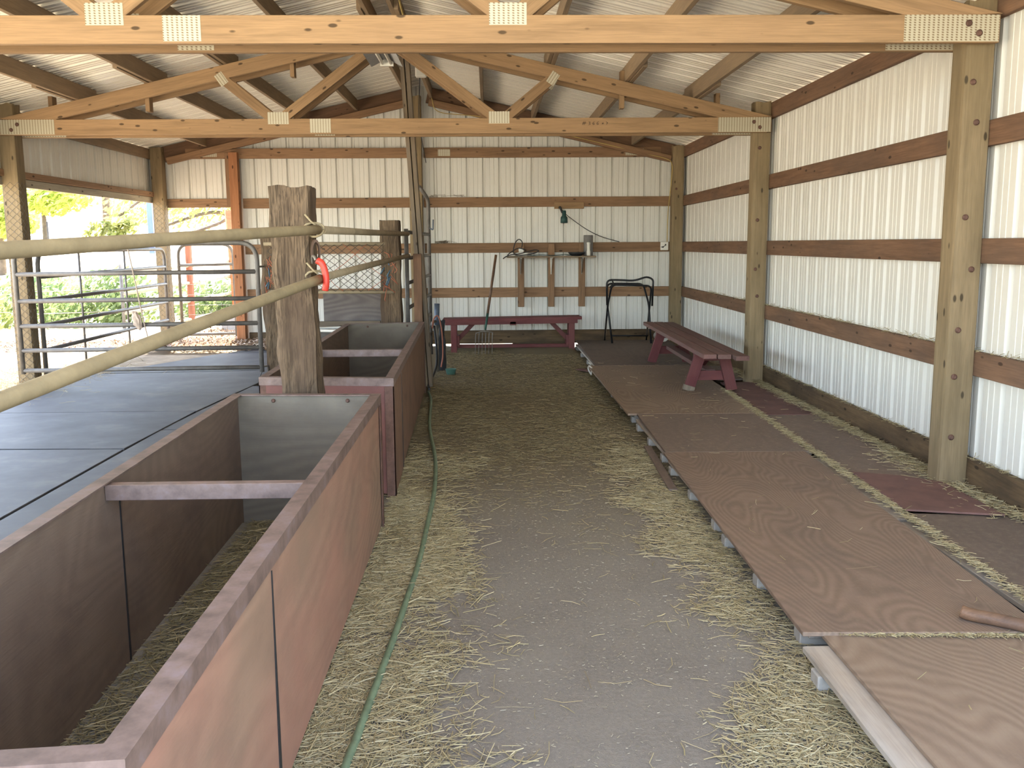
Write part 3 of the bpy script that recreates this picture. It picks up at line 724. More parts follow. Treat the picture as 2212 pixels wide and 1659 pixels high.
# ------------------------------------------------------------------ gates
def gate(label,a,b,zs,ups,rounded=True,r=.0215,brace=True):
    a,b=V(a),V(b); t=thing('pipe_gate',label,'gate',(a+b)/2+V((0,0,zs[0])),'tube gates and panels'); u=V((0,0,1)); d=(b-a).normalized()
    fr=arc([a+u*(zs[0]-.03),a+u*zs[-1],b+u*zs[-1],b+u*(zs[0]-.03)],.16,7)
    tube('frame',fr,r,M['gal'],t,12)
    for z in zs[:-1]: tube('rail_tube',[a+u*z,b+u*(z+.012)],r*.92,M['gal'],t,12)
    for f in ups: p=a+(b-a)*f; tube('brace',[p+u*zs[0],p+u*zs[-1]],r*.55,M['gal'],t,8)
    return t
G1=gate('long pipe gate across the mats, hinged at the dark weathered post',(-4.245,8.50,0),(-2.085,8.50,0),[.285,.468,.69,.915,1.155,1.425],[])
tube('hinge',[(-2.09,8.5,1.21),(-2.05,8.56,1.21),(-2.05,8.62,1.21)],.009,M['steelthin'],G1,8); tube('hinge',[(-2.08,8.5,.30),(-2.04,8.56,.30),(-2.04,8.60,.24)],.009,M['steelthin'],G1,8)
gate('pipe gate along the open left side behind the first gate',(-4.21,8.86,0),(-4.21,12.30,0),[.195,.43,.665,.90,1.12,1.36],[.26,.61])
G3=gate('short pipe gate in the back corner opening',(-4.185,12.78,0),(-3.45,12.78,0),[.20,1.14,1.42],[])
bm=bmesh.new()
for z in(.33,.47,.60,.74,.88,1.01): bmtube(bm,[(-4.17,12.79,z),(-3.46,12.79,z)],.0025,4)
for x in np.arange(-4.1,-3.5,.13): bmtube(bm,[(x,12.79,.22),(x,12.79,1.12)],.0022,4)
link('wire_mesh',bm,M['steelthin'],G3)
t=thing('hanging_rope','frayed rope with a pale rag tied to the long pipe gate','rope',(-3.2,8.46,.5))
tube('rope',smooth([(-3.22,8.46,1.42),(-3.17,8.46,1.10),(-3.13,8.455,.84),(-3.10,8.455,.66),(-3.07,8.46,.52),(-3.03,8.46,.475)],5),.006,M['rag'],t,6)
bm=bmesh.new(); bmesh.ops.create_icosphere(bm,subdivisions=3,radius=1)
for v in bm.verts:
    k=mnoise.noise(v.co*2.1)*.4; v.co=V((v.co.x*.04*(1+k),v.co.y*.025*(1+k),v.co.z*.085*(1+k*.8)))
link('rag',bm,M['rag'],t,Matrix.Translation((-3.17,8.45,.74))@Matrix.Rotation(-.35,4,'Y'))

# ------------------------------------------------------------------ rubber mats
ZM=.12
def mat_(pts,label,z=ZM):
    return tag(slab('rubber_mat',pts,z,.018,M['rubber'],0,bevel=.003),label,'mat','black rubber stall mats')
mat_([(-4.15,1.0),(-2.36,1.0),(-2.345,4.2),(-4.15,4.3)],'grey rubber mat at the left photo edge, nearest of the stall mats')
mat_([(-4.15,4.32),(-2.345,4.22),(-2.34,5.86),(-4.15,5.92)],'grey rubber mat in the outer row, second from the viewer')
mat_([(-4.15,5.94),(-2.34,5.88),(-2.30,7.22),(-4.15,7.22)],'grey rubber mat in the outer row, third from the viewer',ZM+.002)
mat_([(-4.15,7.24),(-2.30,7.24),(-2.18,8.72),(-2.35,9.60),(-4.15,9.45)],'large grey rubber mat under the long pipe gate')
mat_([(-2.345,1.0),(-1.30,1.0),(-1.30,6.50),(-2.325,6.50)],'long grey rubber mat strip beside the nearest trough',ZM-.004)
mat_([(-2.325,6.52),(-1.36,6.52),(-1.36,8.40),(-2.19,8.55),(-2.29,7.2)],'grey rubber mat beside the far trough',ZM-.004)
mat_([(-3.95,9.50),(-2.35,9.63),(-2.2,8.82),(-1.75,8.85),(-1.75,11.3),(-3.2,11.2)],'pale rubber mat beyond the long pipe gate')
mat_([(-3.15,11.24),(-1.75,11.34),(-1.75,12.45),(-2.75,12.4)],'farthest rubber mat near the back corner opening')

# ------------------------------------------------------------------ platform on pallets
ZP=.10
def psheet(pts,label,mat,z=ZP,t=.016,ang=math.pi/2): return tag(slab('plywood_sheet',pts,z,t,M[mat],ang),label,'plywood sheet','plywood sheets of the low platform')
psheet([(1.13,.6),(2.35,.6),(2.30,2.99),(1.115,2.99)],'nearest plywood sheet at the lower right, swirled grain','plyB',.088)
psheet([(1.045,2.945),(1.87,2.915),(1.975,5.66),(1.085,5.68)],'largest brown plywood sheet with long cathedral grain along the aisle edge','plyA')
psheet([(1.10,5.685),(2.0,5.665),(2.06,6.97),(1.13,7.01)],'dull dusty plywood sheet in the middle of the platform','plyC')
psheet([(1.06,7.02),(2.09,6.98),(2.14,9.84),(1.055,9.87)],'light brown plywood sheet under the near legs of the red bench','plyB',ang=math.pi/2-.03)
psheet([(1.14,9.88),(2.30,9.88),(2.42,12.5),(1.17,12.5)],'dark plywood sheet under the black rack at the far end','plyD')
psheet([(1.94,1.0),(2.54,1.0),(2.54,4.25),(2.0,4.33)],'dark plywood strip at the right photo edge beyond the hay-filled seam','plyD',.092)
psheet([(2.02,4.34),(2.45,4.23),(2.45,4.855),(2.28,5.0),(2.05,5.10)],'maroon painted plywood piece by the nearest wall post','plyR',.108,.010,math.pi/2+.2)
psheet([(2.05,4.90),(2.54,5.03),(2.54,6.93),(2.10,6.94)],'grey brown plywood strip along the wall behind the maroon piece','plyC',.092)
psheet([(2.12,6.96),(2.56,6.96),(2.56,8.64),(2.18,8.64)],'maroon brown plywood strip along the wall by the middle post','plyR',.092)
psheet([(2.20,8.85),(2.55,8.85),(2.55,9.84),(2.20,9.84)],'dark plywood scrap along the wall behind the red bench','plyD',.092)
# pallets: rows of runners and blocks
for k,(y0,y1,n) in enumerate(((.7,2.9,'nearest'),(3.0,4.25,'second'),(4.3,5.6,'third'),(5.75,6.95,'fourth'),(7.1,8.5,'fifth'),(8.55,9.8,'sixth'),(9.95,12.3,'farthest'))):
    t=thing('pallet',f'wooden pallet under the platform edge, {n} from the viewer','pallet',(1.5,(y0+y1)/2,0),'pallets carrying the platform')
    top=.072
    xe=1.03 if k==0 else 1.075+ .012*k
    box('deck_board',xe,xe+.115,y0,y1,top-.022,top,M['pallet'],t,'y',.003)
    box('deck_board',1.5,1.6,y0,y1,top-.022,top,M['pallet'],t,'y',.003); box('deck_board',1.95,2.05,y0,y1,top-.022,top,M['pallet'],t,'y',.003)
    nb=3 if y1-y0<1.6 else 4
    for i in range(nb):
        y=y0+.06+(y1-y0-.2)*i/(nb-1); 
        if k==0 and i==nb-1: y=2.72
        box('block',xe-.010,xe+.10,y,y+.07,0,top-.022,M['block'],t,'x',.004)
        box('block',1.5,1.6,y,y+.085,0,top-.022,M['block'],t,'x',.004); box('block',1.95,2.05,y,y+.085,0,top-.022,M['block'],t,'x',.004)
tag(board('loose_board',(1.035,5.1,.012),(1.075,6.2,.022),.012,.05,M['plyC'],up=(0,0,1)),'thin loose board lying on the floor at the platform edge','board')
tag(board('loose_board',(1.00,10.2,.02),(1.12,9.92,.03),.012,.10,M['redworn'],up=(0,0,1)),'small reddish board lying against the far platform edge','board')
bm=bmesh.new()
pts=smooth([(1.085,10.05,.11),(1.10,9.92,.107),(1.06,9.80,.106),(1.075,9.68,.10),(1.06,9.6,.04)],4); bmtube(bm,pts,.009,5); bmtube(bm,smooth([(1.06,9.8,.11),(1.04,9.70,.09),(1.055,9.62,.05)],4),.008,5)
tag(link('twine_scrap',bm,M['white']),'scrap of frayed white twine at the platform edge in front of the far sheet','twine')

# ------------------------------------------------------------------ benches
t=thing('picnic_bench','maroon three plank bench with worn top standing on the platform','bench',(1.93,9.2,ZP))
zt=.475; e0,e1=7.66,10.95
def bx(y): return 1.785+(y-e0)*.012
for i,(w0,dl) in enumerate(((0,0),(.118,-.04),(.236,-.18))):
    a=V((bx(e0)+w0+.055,e0+dl+.02*i,zt-.019)); b=V((bx(e1)+w0+.055,e1-.03*i,zt-.019))
    board('seat_plank',a,b,.038,.110,M['redworn'],t)
for yy in(8.12,10.12):
    x0=bx(yy)
    for s,xx,xf in((-1,x0+.075,x0-.03),(1,x0+.275,x0+.36)):
        b_=board('leg',(xf,yy,ZP),(xx,yy,zt-.04),.095,.038,M['redpaint'],t,up=(1,0,0))
        if yy<9 and s<0: board('bare_leg_end',(xf-.002,yy-.001,ZP-.0),(xf+.012,yy-.001,ZP+.045),.102,.042,M['bareend'],b_,up=(1,0,0))
    board('cross_brace',(x0-.01,yy+.04,ZP+.13),(x0+.345,yy+.04,ZP+.13),.085,.036,M['redpaint'],t)
    board('seat_bearer',(x0+.02,yy+.04,zt-.078),(x0+.33,yy+.04,zt-.078),.07,.036,M['redpaint'],t)
board('stretcher',(bx(8.1)+.175,8.16,ZP+.16),(bx(10.1)+.175,10.14,ZP+.16),.038,.085,M['redworn'],t,bevel=.002)
board('diagonal_brace',(bx(8.4)+.175,8.55,ZP+.17),(bx(8.2)+.175,8.20,zt-.06),.06,.036,M['redpaint'],t)
t=thing('picnic_bench','long maroon bench against the back wall with the fork leaning on it','bench',(.32,12.2,0))
board('seat_plank',(-.60,12.10,.421),(1.205,12.10,.440),.038,.14,M['redpaint'],t,up=(0,0,1)); board('seat_plank',(-.60,12.26,.421),(1.195,12.26,.440),.038,.14,M['redpaint'],t,up=(0,0,1))
board('apron',(-.57,12.045,.385),(1.15,12.045,.400),.05,.03,M['redpaint'],t)
for xx,s in((-.46,1),(1.075,-1)):
    box('leg',xx-.038,xx+.038,12.04,12.08,0,.40,M['redpaint'],t,'z'); box('leg',xx-.038,xx+.038,12.27,12.31,0,.40,M['redpaint'],t,'z')
    box('leg_brace',xx+s*.04-.03,xx+s*.04+.03,12.06,12.29,.08,.22,M['redpaint'],t,'y')
    board('diagonal_brace',(xx+s*.03,12.17,.14),(xx+s*.28,12.17,.40),.055,.036,M['redpaint'],t)
box('stretcher',-.42,1.04,12.10,12.16,.055,.10,M['redpaint'],t,'x')
box('cleat',.27,.35,12.03,12.3,.355,.402,M['redpaint'],t,'y')

# ------------------------------------------------------------------ saddle rack
t=thing('saddle_rack','black folding tube saddle rack near the back right corner','saddle rack',(1.85,12.25,ZP))
fl,fr_=V((1.611,12.10,ZP)),V((2.113,12.04,ZP)); rl,rr_=V((1.555,12.46,ZP)),V((2.12,12.46,ZP))
tube('leg_frame',arc([fl,V((1.567,12.30,.60)),V((1.575,12.42,.865)),V((2.06,12.42,.86)),V((2.115,12.28,.60)),fr_],.07),.0125,M['blackpipe'],t,10)
tube('leg_frame',arc([rl,V((1.565,12.22,.60)),V((1.60,12.12,.862)),V((2.12,12.12,.845)),V((2.115,12.20,.60)),rr_],.07),.0125,M['blackpipe'],t,10)
tube('saddle_bar',arc([V((1.540,12.10,.60)),V((1.530,12.10,.925)),V((1.68,12.10,.925)),V((1.89,12.09,.912)),V((2.05,12.08,.965)),V((2.135,12.08,.93)),V((2.125,12.08,.585))],.07),.0125,M['blackpipe'],t,10)
tube('crossbar',[(1.60,12.2,.19),(2.10,12.2,.185)],.010,M['blackpipe'],t,8)
tube('strap_loop',arc([(1.60,12.10,.93),(1.615,12.06,.88),(1.57,12.08,.83)],.02),.009,M['blackpipe'],t,8)

# ------------------------------------------------------------------ fork leaning on the bench
t=thing('manure_fork','long handled manure fork leaning against the back bench','fork',(-.02,12.0,.02))
tube('handle',[(.098,12.22,1.255),(-.02,12.0,.50)],.0165,M['handle'],t,10); tube('ferrule',[(-.018,12.003,.51),(-.05,11.945,.30)],.017,M['forkgreen'],t,10,.012)
tube('neck',[(-.05,11.945,.31),(-.055,11.93,.275)],.009,M['steelthin'],t,8)
tube('tine_bar',smooth([(-.17,11.93,.262),(-.10,11.925,.285),(-.03,11.925,.285),(.045,11.93,.272)],4),.007,M['steelthin'],t,6)
for i in range(6):
    x=-.17+.043*i; tube('tine',smooth([(x,11.93,.272),(x-.006,11.91,.20),(x-.008,11.86,.09),(x-.012,11.80,.012)],5),.0052,M['steelthin'],t,6)

# ------------------------------------------------------------------ shelf and what is on it
t=thing('wall_shelf','thin shelf on three upright boards fixed to the back wall','shelf',(.83,12.45,1.2))
box('shelf_board',.243,1.416,12.30,12.545,1.215,1.235,M['oldboard'],t,'x')
for x in(.392,.800,1.212): box('upright_board',x,x+.085,12.55,12.612,.555,1.395,M['girtback'],t,'z')
for x,mt in((.43,'steelthin'),(.838,'white'),(1.25,'steelthin')):
    bm=bmesh.new(); bmbox(bm,x-.014,x+.014,12.535,12.548,.99,1.213); bmbox(bm,x-.014,x+.014,12.33,12.54,1.205,1.214)
    vs=bmbox(bm,x-.004,x+.004,12.36,12.54,1.0,1.2)
    for v in vs:
        if v.co.y<12.4 and v.co.z<1.1: v.co.z=1.19
    for v in bm.verts:
        if v.co.z<1.0: v.co.x=x+(v.co.x-x)*.35
    link('shelf_bracket',bm,M[mt],t)
bm=bmesh.new(); bmlathe(bm,[(.058,0),(.062,.004),(.062,.265),(.056,.27),(.056,.262)],(1.328,12.46,1.2355),seg=22)
tag(link('canister',bm,M['greycan']),'tall grey cylinder standing on the right end of the wall shelf','canister')
bm=bmesh.new(); bmlathe(bm,[(.022,0),(.026,.004),(.026,.06),(.021,.066),(.021,.15),(.024,.155),(.024,.172),(.018,.176)],(1.322,12.37,1.2355),seg=16)
tag(link('squeeze_bottle',bm,M['white']),'pale slim bottle standing in front of the grey cylinder','bottle')
t=thing('rubber_bowl','shallow black rubber bowl on the shelf left of the cylinder','bowl',(1.17,12.42,1.235))
bm=bmesh.new(); bmlathe(bm,[(.065,0),(.098,.026),(.112,.045),(.106,.047),(.09,.03),(.06,.008)],(1.165,12.41,1.2355),seg=26); link('bowl_body',bm,M['black'],t)
t=thing('clippers','pale electric clippers with dark coiled cord on the left end of the shelf','clippers',(.45,12.42,1.235))
bm=bmesh.new(); bmbox(bm,.38,.52,12.38,12.46,1.2355,1.285); link('clipper_body',bm,M['white'],t,bevel=.012)
bm=bmesh.new(); bmbox(bm,.40,.47,12.38,12.44,1.287,1.34); link('clipper_head',bm,M['white'],t,bevel=.01)
tube('cord',smooth([(.44,12.40,1.345),(.445,12.38,1.42),(.40,12.37,1.455),(.35,12.37,1.40),(.33,12.37,1.30),(.37,12.36,1.25),(.56,12.36,1.262),(.66,12.35,1.30),(.60,12.35,1.315),(.42,12.35,1.27),(.30,12.32,1.255),(.235,12.29,1.235),(.19,12.28,1.205)],6),.0065,M['black'],t,7)
tube('cord',smooth([(.50,12.36,1.31),(.40,12.35,1.34),(.30,12.34,1.29),(.25,12.33,1.25)],5),.0065,M['black'],t,7)
tag(tube('loose_wire',smooth([(.55,12.33,1.243),(.70,12.34,1.252),(.86,12.35,1.243),(1.0,12.36,1.256),(1.10,12.38,1.244)],5),.004,M['lampgreen'],seg=6),'thin dark wire lying along the middle of the shelf','wire')
# flood lamp and cable
t=thing('clip_lamp','dark green spot lamp hanging from a small board on the back wall','lamp',(1.0,12.5,1.7))
box('mounting_board',.885,1.28,12.575,12.612,1.855,1.942,M['truss'],t,'x')
tube('bracket',arc([(.955,12.57,1.872),(.955,12.50,1.872),(.985,12.47,1.80)],.02),.016,M['black'],t,8)
bm=bmesh.new(); bmlathe(bm,[(.018,.14),(.026,.13),(.028,.07),(.045,.05),(.048,-.02),(.040,-.025),(.030,0)],(1.005,12.46,1.69),seg=18); link('lamp_head',bm,M['lampgreen'],t)
tube('power_cord',smooth([(1.02,12.48,1.80),(1.052,12.5,1.763),(1.3,12.55,1.59),(1.518,12.56,1.483),(1.76,12.60,1.415)],6),.005,M['black'],t,6)
t=thing('outlet_box','white outlet box on the middle girt beside the corner post','outlet',(2.36,12.6,1.36))
bm=bmesh.new(); bmbox(bm,2.315,2.42,12.575,12.612,1.30,1.412); link('cover',bm,M['white'],t,bevel=.006)
for dx,dz in((.065,.072),(.03,.04)):
    bm=bmesh.new(); bmlathe(bm,[(.010,0),(.010,.006)],(2.315+dx,12.575,1.30+dz),V((0,-1,0)),12); link('socket',bm,M['black'],t)
tube('plug_cord',[(2.385,12.57,1.372),(2.36,12.565,1.352),(2.318,12.57,1.340)],.004,M['black'],t,6)
tag(tube('electric_cable',smooth([(2.40,12.575,1.41),(2.405,12.57,1.8),(2.42,12.46,2.20),(2.42,12.45,2.42),(2.33,12.50,2.50),(2.0,12.52,2.575),(1.4,12.508,2.72),(.6,12.505,2.90),(-.1,12.505,3.04),(-.62,12.505,3.10),(-.72,12.50,3.28)],7),.006,M['yellowwire'],seg=6),'yellow electric cable stapled along the right gable slope down to the outlet','cable')
# ------------------------------------------------------------------ ceiling electrics
def strip(label,x,y0,y1,z,nt=2):
    t=thing('strip_light',label,'light',(x,(y0+y1)/2,z)); 
    bm=bmesh.new(); bmbox(bm,x-.03,x+.03,y0,y1,z+.05,z+.10)
    bmbox(bm,x-.13,x-.03,y0,y1,z+.045,z+.052); bmbox(bm,x+.03,x+.13,y0,y1,z+.045,z+.052)
    for v in bm.verts:
        if abs(v.co.x-x)>.1: v.co.z-=.05
    link('reflector',bm,M['greypvc'],t)
    for dx in((-.035,.035) if nt==2 else (0,)): tube('lamp_tube',[(x+dx,y0+.03,z+.02),(x+dx,y1-.03,z+.02)],.014,M['tube'],t,10)
    for yy in(y0+.012,y1-.012):
        bm=bmesh.new(); bmbox(bm,x-.055,x+.055,yy-.012,yy+.012,z,z+.05); link('end_cap',bm,M['white'],t)
    return t
strip('unlit twin tube strip light slung under the ridge behind the nearest truss',-.835,6.9,8.15,2.88)
bm=bmesh.new(); bmbox(bm,-.73,-.62,9.9,10.0,3.10,3.20); t=tag(link('bulb_holder',bm,M['white'],bevel=.01),'small white lamp holder near the ridge above the centre post','lamp')
tag(tube('duct_pipe',smooth([(-1.08,4.4,3.16),(-1.07,5.0,3.17),(-1.04,5.8,3.17),(-.98,6.6,3.10)],5),.04,M['greypvc'],seg=14),'grey flexible duct running under the ridge at the top of the photo','duct')
tag(tube('electric_cable',smooth([(-.62,5.2,3.24),(-.60,5.6,3.22),(-.56,6.1,3.25),(-.64,7.2,3.20),(-.66,8.6,3.18)],6),.008,M['yellowwire'],seg=6),'yellow cable looping under the ridge above the nearest truss','cable')
tag(tube('electric_cable',smooth([(-.69,10.0,3.10),(-.76,10.8,2.75),(-.80,12.42,2.45)],6),.005,M['black'],seg=6),'thin dark cable hanging by the centre post below the ridge lamp','cable')
# ------------------------------------------------------------------ hydrant, hose, tub
t=thing('yard_hydrant','yard hydrant with blue head strapped to a charred post at the aisle end','hydrant',(-.56,10.35,0))
tube('standpipe',[(-.575,10.25,0),(-.575,10.25,.52)],.018,M['steelthin'],t,10); tube('hydrant_head',[(-.575,10.25,.52),(-.575,10.25,.60),(-.57,10.25,.755)],.026,M['bluesteel'],t,12,.030)
tube('spout',arc([(-.575,10.25,.56),(-.62,10.18,.56),(-.625,10.17,.50)],.03),.017,M['steelthin'],t,8)
tag(rough_post('charred_post',-.56,-.49,10.32,10.42,0,.56,M['black'],amp=.014,seed=4),'short blackened post behind the yard hydrant','post')
tag(tube('red_hose',smooth([(-.62,10.16,.49),(-.60,10.12,.60),(-.55,10.12,.62),(-.515,10.12,.45),(-.51,10.12,.2),(-.53,10.1,.07)],6),.0075,M['redhose'],seg=8),'short reddish hose looping down from the hydrant','hose')
tag(tube('black_hose',smooth([(-.60,10.15,.52),(-.575,10.08,.30),(-.57,9.95,.12),(-.60,9.7,.02),(-.62,9.3,.012),(-.585,8.9,.012)],6),.012,M['black'],seg=8),'black hose dropping from the hydrant to the floor','hose')
bm=bmesh.new(); bmlathe(bm,[(.045,0),(.058,.06),(.062,.062),(.055,.058),(.043,.006)],(-.42,10.0,.001),seg=20); tag(link('plastic_tub',bm,M['teal']),'small teal plastic tub on the floor by the hydrant','tub')
hp=[(-.585,8.75,.012),(-.53,8.25,.012),(-.468,7.07,.012),(-.363,5.966,.012),(-.322,5.155,.012),(-.319,4.456,.012),(-.322,3.919,.012),(-.338,3.493,.012),(-.352,3.147,.012),(-.366,2.894,.012),(-.382,2.62,.012),(-.390,2.462,.012),(-.399,2.324,.012),(-.42,1.9,.012),(-.45,1.2,.012)]
tag(tube('garden_hose',smooth(hp,6),.0125,M['hose'],seg=12),'green garden hose running along the aisle beside the troughs','hose')
tag(tube('tool_handle',smooth([(1.628,3.035,.128),(1.66,3.01,.1235),(1.80,2.90,.123),(2.3,2.42,.123)],5),.0225,M['handle'],seg=14),'wooden tool handle lying on the platform at the right photo edge','tool handle')

# ------------------------------------------------------------------ hay
def hay(name,label,mat,n,fx,lmin,lmax,wid=.0013,zf=lambda x,y:.003,tilt=.12,up=.012,cat='hay'):
    co=[];fa=[]
    for i in range(n):
        p=fx()
        if p is None: continue
        x,y=p; L=random.uniform(lmin,lmax)*(1 if random.random()<.85 else 1.7); a=random.uniform(0,math.pi*2); w=wid*random.uniform(.6,1.4)
        z=zf(x,y)+random.random()**2*up; dz=random.uniform(-tilt,tilt)*L*.5; c,s=math.cos(a),math.sin(a); bend=random.uniform(-.15,.15)*L
        b=len(co)
        for t_,bd in((-.5,0),(0,bend),(.5,0)):
            cx=x+c*L*t_-s*bd; cy=y+s*L*t_+c*bd; cz=max(zf(x,y)+.0008,z+dz*t_*2)
            co+=[(cx-s*w,cy+c*w,cz),(cx+s*w,cy-c*w,cz+.001),(cx,cy,cz+w*1.3)]
        for k in(0,3): fa+=[(b+k,b+k+3,b+k+5,b+k+2),(b+k+2,b+k+5,b+k+4,b+k+1)]
    me=bpy.data.meshes.new(name); me.from_pydata(co,[],fa); me.materials.append(mat); o=bpy.data.objects.new(name,me); COL.objects.link(o)
    return tag(o,label,cat,None,'stuff')
def clump(xa,xb,ya,yb,edge=None,seed=0,thr=-.15,fs=2.2):
    def f():
        for _ in range(30):
            x=random.uniform(xa,xb); y=ya+(yb-ya)*random.random()**1.25
            if random.random()>min(1,((yb-y)/1.6) if yb<11 else 1,((y-ya)/2.2)**1.5 if ya>3 else 1): continue
            k=random.gauss(0,.30)+mnoise.noise(V((x*fs+seed,y*fs*.8,seed)))+ .25*mnoise.noise(V((x*9,y*9,seed)))
            if edge: k+=edge(x,y)
            if k>thr: return x,y
        return None
    return f
def ledge(x,y):
    e=-.26+.10*mnoise.noise(V((y*1.4,2,0)))+(.05 if y<2.8 else 0)+max(0,(y-5)*.05)
    return 4.2*min(0,(e-x))+.12
def redge(x,y):
    e=.93+.09*mnoise.noise(V((y*1.6,5,0)))-(.10 if y<2.8 else 0)
    return 4.2*min(0,(x-e))+.15
hay('loose_hay','loose hay strewn along the foot of the troughs under the green hose',M['hay'],19000,clump(-.55,.15,1.5,6.5,ledge,1),.025,.085,up=.010)
hay('loose_hay','fine loose hay drifted along the aisle edge of the platform',M['hay'],12000,clump(.6,1.10,1.6,7.0,redge,9),.02,.075,up=.010)
hay('long_hay','longer hay stalks lying over the drift beside the green hose',M['hay'],900,clump(-.55,.05,1.5,5.5,ledge,3),.09,.17,up=.016)
hay('trampled_hay','dull trampled hay covering the far half of the aisle',M['hayd'],24000,clump(-.58,1.12,4.2,12.3,lambda x,y:.1+min(.3,(y-5.5)*.3),4,-.1,1.3),.012,.05,up=.005,wid=.0015)
hay('chaff','pale hay chaff scattered thinly over the middle of the aisle',M['chaff'],9000,clump(-.45,1.0,1.6,7.5,None,2,-.45),.004,.012,wid=.0010,up=.002)
hay('hay_stalks','single pale hay stalks scattered over the aisle floor',M['hay'],300,clump(-.4,1.05,1.6,12.0,None,5,-.6),.05,.12,up=.005)
def seam(x0,y0,x1,y1,sp):
    def f():
        t_=random.random(); return x0+(x1-x0)*t_+random.gauss(0,sp),y0+(y1-y0)*t_
    return f
hay('seam_hay','line of hay packed in the long seam between the platform sheets',M['hay'],3800,seam(1.93,2.2,2.10,8.2,.016),.012,.05,zf=lambda x,y:ZP,up=.008)
hay('seam_hay','hay caught at the joint between the nearest two plywood sheets',M['hay'],500,seam(1.18,2.945,1.85,2.905,.012),.012,.06,zf=lambda x,y:.090,up=.008)
def wallhay():
    y=random.uniform(3.3,9.5); return 2.555-abs(random.gauss(0,.06))*(1.6 if 4.2<y<5.6 else .7),y
hay('wall_hay','hay heaped along the foot of the right wall',M['hay'],4200,wallhay,.02,.08,zf=lambda x,y:.095,up=.022)
def ledgehay():
    z=0; y=random.uniform(4.4,11); return 2.60+random.gauss(0,.008),y
hay('girt_hay','wisps of hay caught on top of the lowest girt of the right wall',M['hay'],420,ledgehay,.02,.06,zf=lambda x,y:.815,up=.02,tilt=.6)
hay('girt_hay','wisps of hay caught on top of the right skirt board',M['hay'],600,ledgehay,.02,.05,zf=lambda x,y:.236,up=.015,tilt=.6)
hay('trough_hay','leftover hay on the floor of the nearest trough',M['hayd'],13000,lambda:(random.uniform(-1.19,-.60),1.4+3.1*random.random()),.02,.08,zf=lambda x,y:.037,up=.012)
hay('trough_hay','pale stalks on top of the hay in the nearest trough',M['hay'],500,lambda:(random.uniform(-1.17,-.62),1.4+3.1*random.random()),.05,.13,zf=lambda x,y:.045,up=.010)
hay('platform_straw','odd pale stalks lying on the plywood platform',M['hay'],170,lambda:(random.uniform(1.15,2.5),2.4+8*random.random()),.02,.09,zf=lambda x,y:ZP+.004,up=.003)
hay('outside_straw','straw heaped around the foot of the left wall post',M['hay'],5000,lambda:(-4.6+random.gauss(0,.35),8.9+random.gauss(0,.9)),.04,.14,zf=lambda x,y:.135,up=.06,tilt=.6)
hay('leaf_litter','dry leaf litter on the ground beyond the gates',M['deadleaf'],9000,lambda:(random.uniform(-7.5,-3.4) if random.random()<.6 else random.uniform(-4.3,-2.6),random.uniform(11.4,14.5)),.03,.09,wid=.009,zf=lambda x,y:.13 if y<12.7 else .10,up=.03,tilt=.5,cat='leaves')
# bird-nest like wisps on girts
def wisps(x,y,z,label,n=26,w=.09):
    bm=bmesh.new()
    for i in range(n):
        a=V((x+random.gauss(0,w*.4),y,z+.003)); bmtube(bm,[a,a+V((random.gauss(0,w*.4),-.01,random.random()*.03)),a+V((random.gauss(0,w*.8),-.02,random.random()*.05-.01))],.0016,3)
    tag(link('hay_wisp',bm,M['oldboard']),label,'hay wisp','wisps of hay caught on the back wall girts')
wisps(-.62,12.62,1.412,'tuft of dry hay on the middle back girt just right of the centre post')
wisps(-.70,12.62,2.016,'tuft of dry hay on the highest back girt beside the centre post',12,.12)
wisps(-.36,12.62,2.016,'thin hay wisp on the highest back girt, second from the centre post',6,.10)

# ------------------------------------------------------------------ outside
def leaves(bm,cen,rad,n,size,flat=1.0):
    for i in range(n):
        d=V((random.gauss(0,1),random.gauss(0,1),random.gauss(0,1))).normalized()*random.random()**.45
        p=V(cen)+V((d.x*rad[0],d.y*rad[1],d.z*rad[2]))
        q=V((random.gauss(0,1),random.gauss(0,1),random.gauss(0,1))).normalized(); u=q.orthogonal().normalized(); w=q.cross(u); s=size*random.uniform(.6,1.4)
        vs=[bm.verts.new(p+u*s),bm.verts.new(p+w*s*.45),bm.verts.new(p-u*s),bm.verts.new(p-w*s*.45)]; bm.faces.new(vs)
def tree(label,base,h,r,crowns,leafmat,nl,size,branches=()):
    t=thing('tree',label,'tree',base,'trees outside')
    b=V(base); tube('trunk',smooth([b-V((0,0,.2)),b+V((.05*h*.2,0,h*.4)),b+V((0,0,h))],5),r,M['bark'],t,9,r*.6)
    for br in branches: tube('branch',smooth([V(p) for p in br],5),r*.5,M['bark'],t,6,r*.2)
    bm=bmesh.new()
    for c,rd in crowns: leaves(bm,c,rd,nl,size)
    link('foliage',bm,M[leafmat],t,recalc=False); return t
tree('yellow green tree beyond the left opening, thin trunk, left of the tall trunk',(-11.4,24.5,1.2),2.2,.07,[((-11.9,24.5,3.0),(1.6,1.2,.75)),((-11.0,24,2.6),(1.1,.9,.45))],'leafy',1500,.085)
tree('tree with ivy-clad bare trunk seen above the gates',(-10.6,26.5,1.55),3.6,.13,[((-10.7,26,5.0),(1.5,1.2,.8)),((-11.6,26,4.3),(.9,.8,.5))],'leafy',900,.09)
tree('yellow green tree at the left photo edge behind the netted post',(-10.0,19.5,.5),2.6,.09,[((-10.2,19.5,2.7),(.9,.9,.8)),((-9.6,19.3,1.9),(.45,.6,.35))],'leafy',1300,.08)
